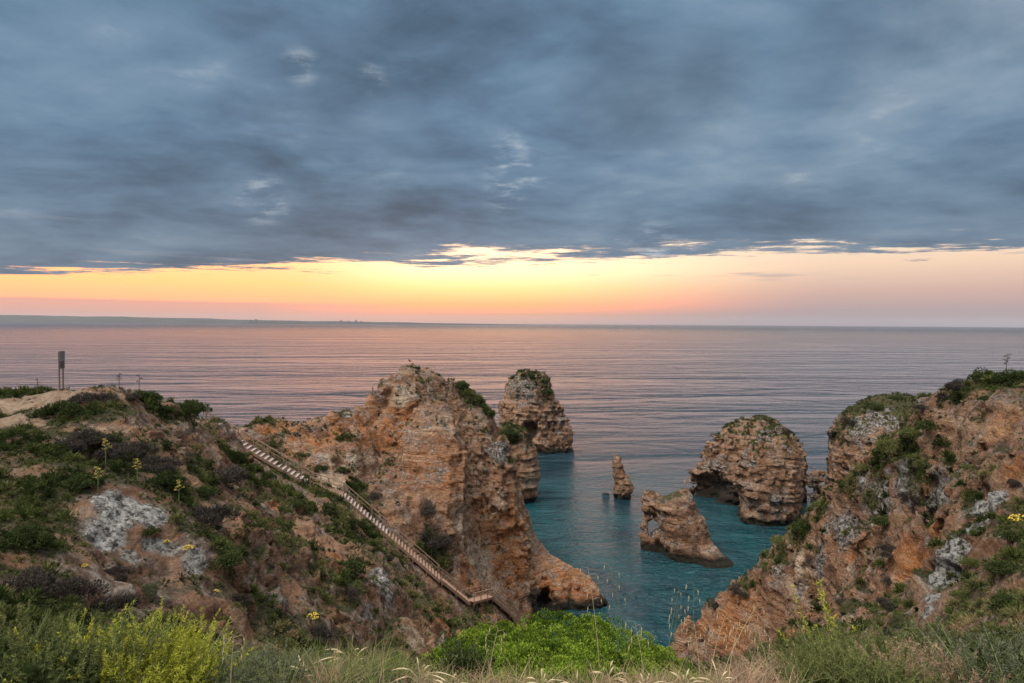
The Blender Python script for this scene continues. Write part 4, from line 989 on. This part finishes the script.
# ------------------------------------------------------------------ information sign seen nearly edge-on
def sign():
    b = Vector(at(61.5, 390, 31)); b.z = zland(b.x, b.y)-.1; e = empty('information_sign', b, 'tall narrow two-panel sign on two posts standing on the bare plateau', 'sign')
    e.rotation_euler.z = R(101); top = at(61.5, 351, 31)[2]-b.z; hw = .20
    gm = plain('sign_panel_grey', (.10, .12, .12), .5); dm = plain('sign_panel_dark', (.05, .055, .05), .5); pm = plain('sign_post_wood', (.13, .09, .07), .8)
    for s_ in (1, -1): m = MB(); m.box((s_*(hw-.03), 0, top*.5-.1), (.05, .06, top+.15)); m.build('post', pm, e)
    m = MB(); m.box((0, -.06, top-.24), (.44, .05, .48)); m.build('panel', gm, e)
    m = MB(); m.box((0, -.06, top-.74), (.38, .05, .42)); m.build('panel', dm, e)
    m = MB(); m.box((0, -.065, top-.50), (.40, .04, .035)); m.build('gap_highlight', TREAD, e)  # pale strip painting in the highlight at the gap between panels
sign()
# small rock awash
V, Q = build_rock('rock', ball(606, 494, 132, .9, .8, .35), at(606, 494, 132)-3, at(606, 494, 132)+3, .15, .1, 4); finish('rock', V, Q, 'tiny dark rock awash left of the slender needle')
bpy.data.objects['rock']['category'] = 'rock'; del bpy.data.objects['rock']['group']

# ------------------------------------------------------------------ far coast
def far_coast():
    m, t, b, out = newmat('far_coast_land'); pos = t.node('ShaderNodeNewGeometry').outputs['Position']
    c = t.ramp(t.noise(pos, .0012, 8, .7), [(.38, (.012, .014, .014)), (.55, (.025, .025, .022)), (.70, (.07, .06, .05))]); t.l.new(c, b.inputs['Base Color']); b.inputs['Roughness'].default_value = .95
    px = np.linspace(-330, 536, 300); rad = np.linspace(0, 1, 34); P, Rr = np.meshgrid(px, rad, indexing='ij')
    D = 8600+3400*Rr; X = (P-W/2)/F*D
    ridge1 = np.interp(P, [-330, -100, 0, 60, 130, 190, 240, 300, 350, 420, 480, 536], [70, 62, 58, 56, 54, 50, 46, 40, 34, 26, 14, 3])
    ridge2 = np.interp(P, [-330, -100, 0, 40, 90, 150, 200, 240, 300, 536], [150, 140, 130, 132, 122, 100, 76, 52, 36, 3])
    n = fbm(P*.035, Rr*3, P*0+2, 4); n2 = fbm(P*.02+9, Rr*2, P*0+2, 4)
    h = ridge1*np.clip(Rr/.22, 0, 1)*(.85+.35*n)*(Rr < .55)+ridge2*np.clip((Rr-.3)/.4, 0, 1)*(.9+.25*n2)
    h = np.maximum(h, ridge1*np.clip(Rr/.2, 0, 1)*(.85+.35*n))-4
    h[:, -1] = -4
    V = np.stack([X, D, h], -1).reshape(-1, 3); i = np.arange(299)[:, None]*34; j = np.arange(33)[None, :]; Q = np.stack([i+j, i+34+j, i+35+j, i+j+1], -1).reshape(-1, 4)
    o = mesh_np('hills', V, Q, m, smooth=True); tag(o, kind='structure')
    wm = plain('far_tower_wall', (.22, .20, .20), .8, .1, .01); gl = plain('far_tower_glass', (.05, .06, .07), .3, .1, .01)
    for (px_, w_, h_, lb) in [(251, 45, 62, 'left one of the two joined distant tower blocks on the far shore'), (256, 40, 75, 'taller right one of the two joined distant tower blocks on the far shore'), (341, 26, 66, 'distant tower block, first of the row on the right part of the far shore'), (349, 22, 50, 'distant low block between two towers on the far shore'), (356, 26, 70, 'distant tower block, tallest of the right-hand row on the far shore'), (361, 34, 44, 'distant squat block at the right end of the row on the far shore')]:
        c = at(px_, 322, 8900); e = empty('tower_block', (c[0], 8900, 20), lb, 'building'); m_ = MB(); h_ *= .62; w_ *= .8; m_.box((0, 0, h_/2), (w_, 30, h_)); m_.box((0, 0, h_+3), (w_*.4, 14, 6)); m_.build('wall', wm, e)
        g_ = MB(); k = int(h_/9)
        for q in range(k): g_.box((0, -15.2, 6+q*9), (w_*.86, .8, 4))
        g_.build('window_band', gl, e)
far_coast()
#@@HAZE
def haze():
    m = bpy.data.materials.new('haze'); m.use_nodes = True; t = NT(m.node_tree); t.n.clear(); out = t.node('ShaderNodeOutputMaterial')
    v = t.node('ShaderNodeVolumePrincipled', {'Color': (.80, .82, .88, 1), 'Density': HZ}); t.l.new(v.outputs[0], out.inputs['Volume'])
    b = MB(); b.box((0, 0, 95), (31600, 31600, 204)); o = b.build('haze', m); tag(o, kind='stuff'); tag(o, 'thin sea haze over the bay', 'haze')
HZ = 2.2e-5
haze()
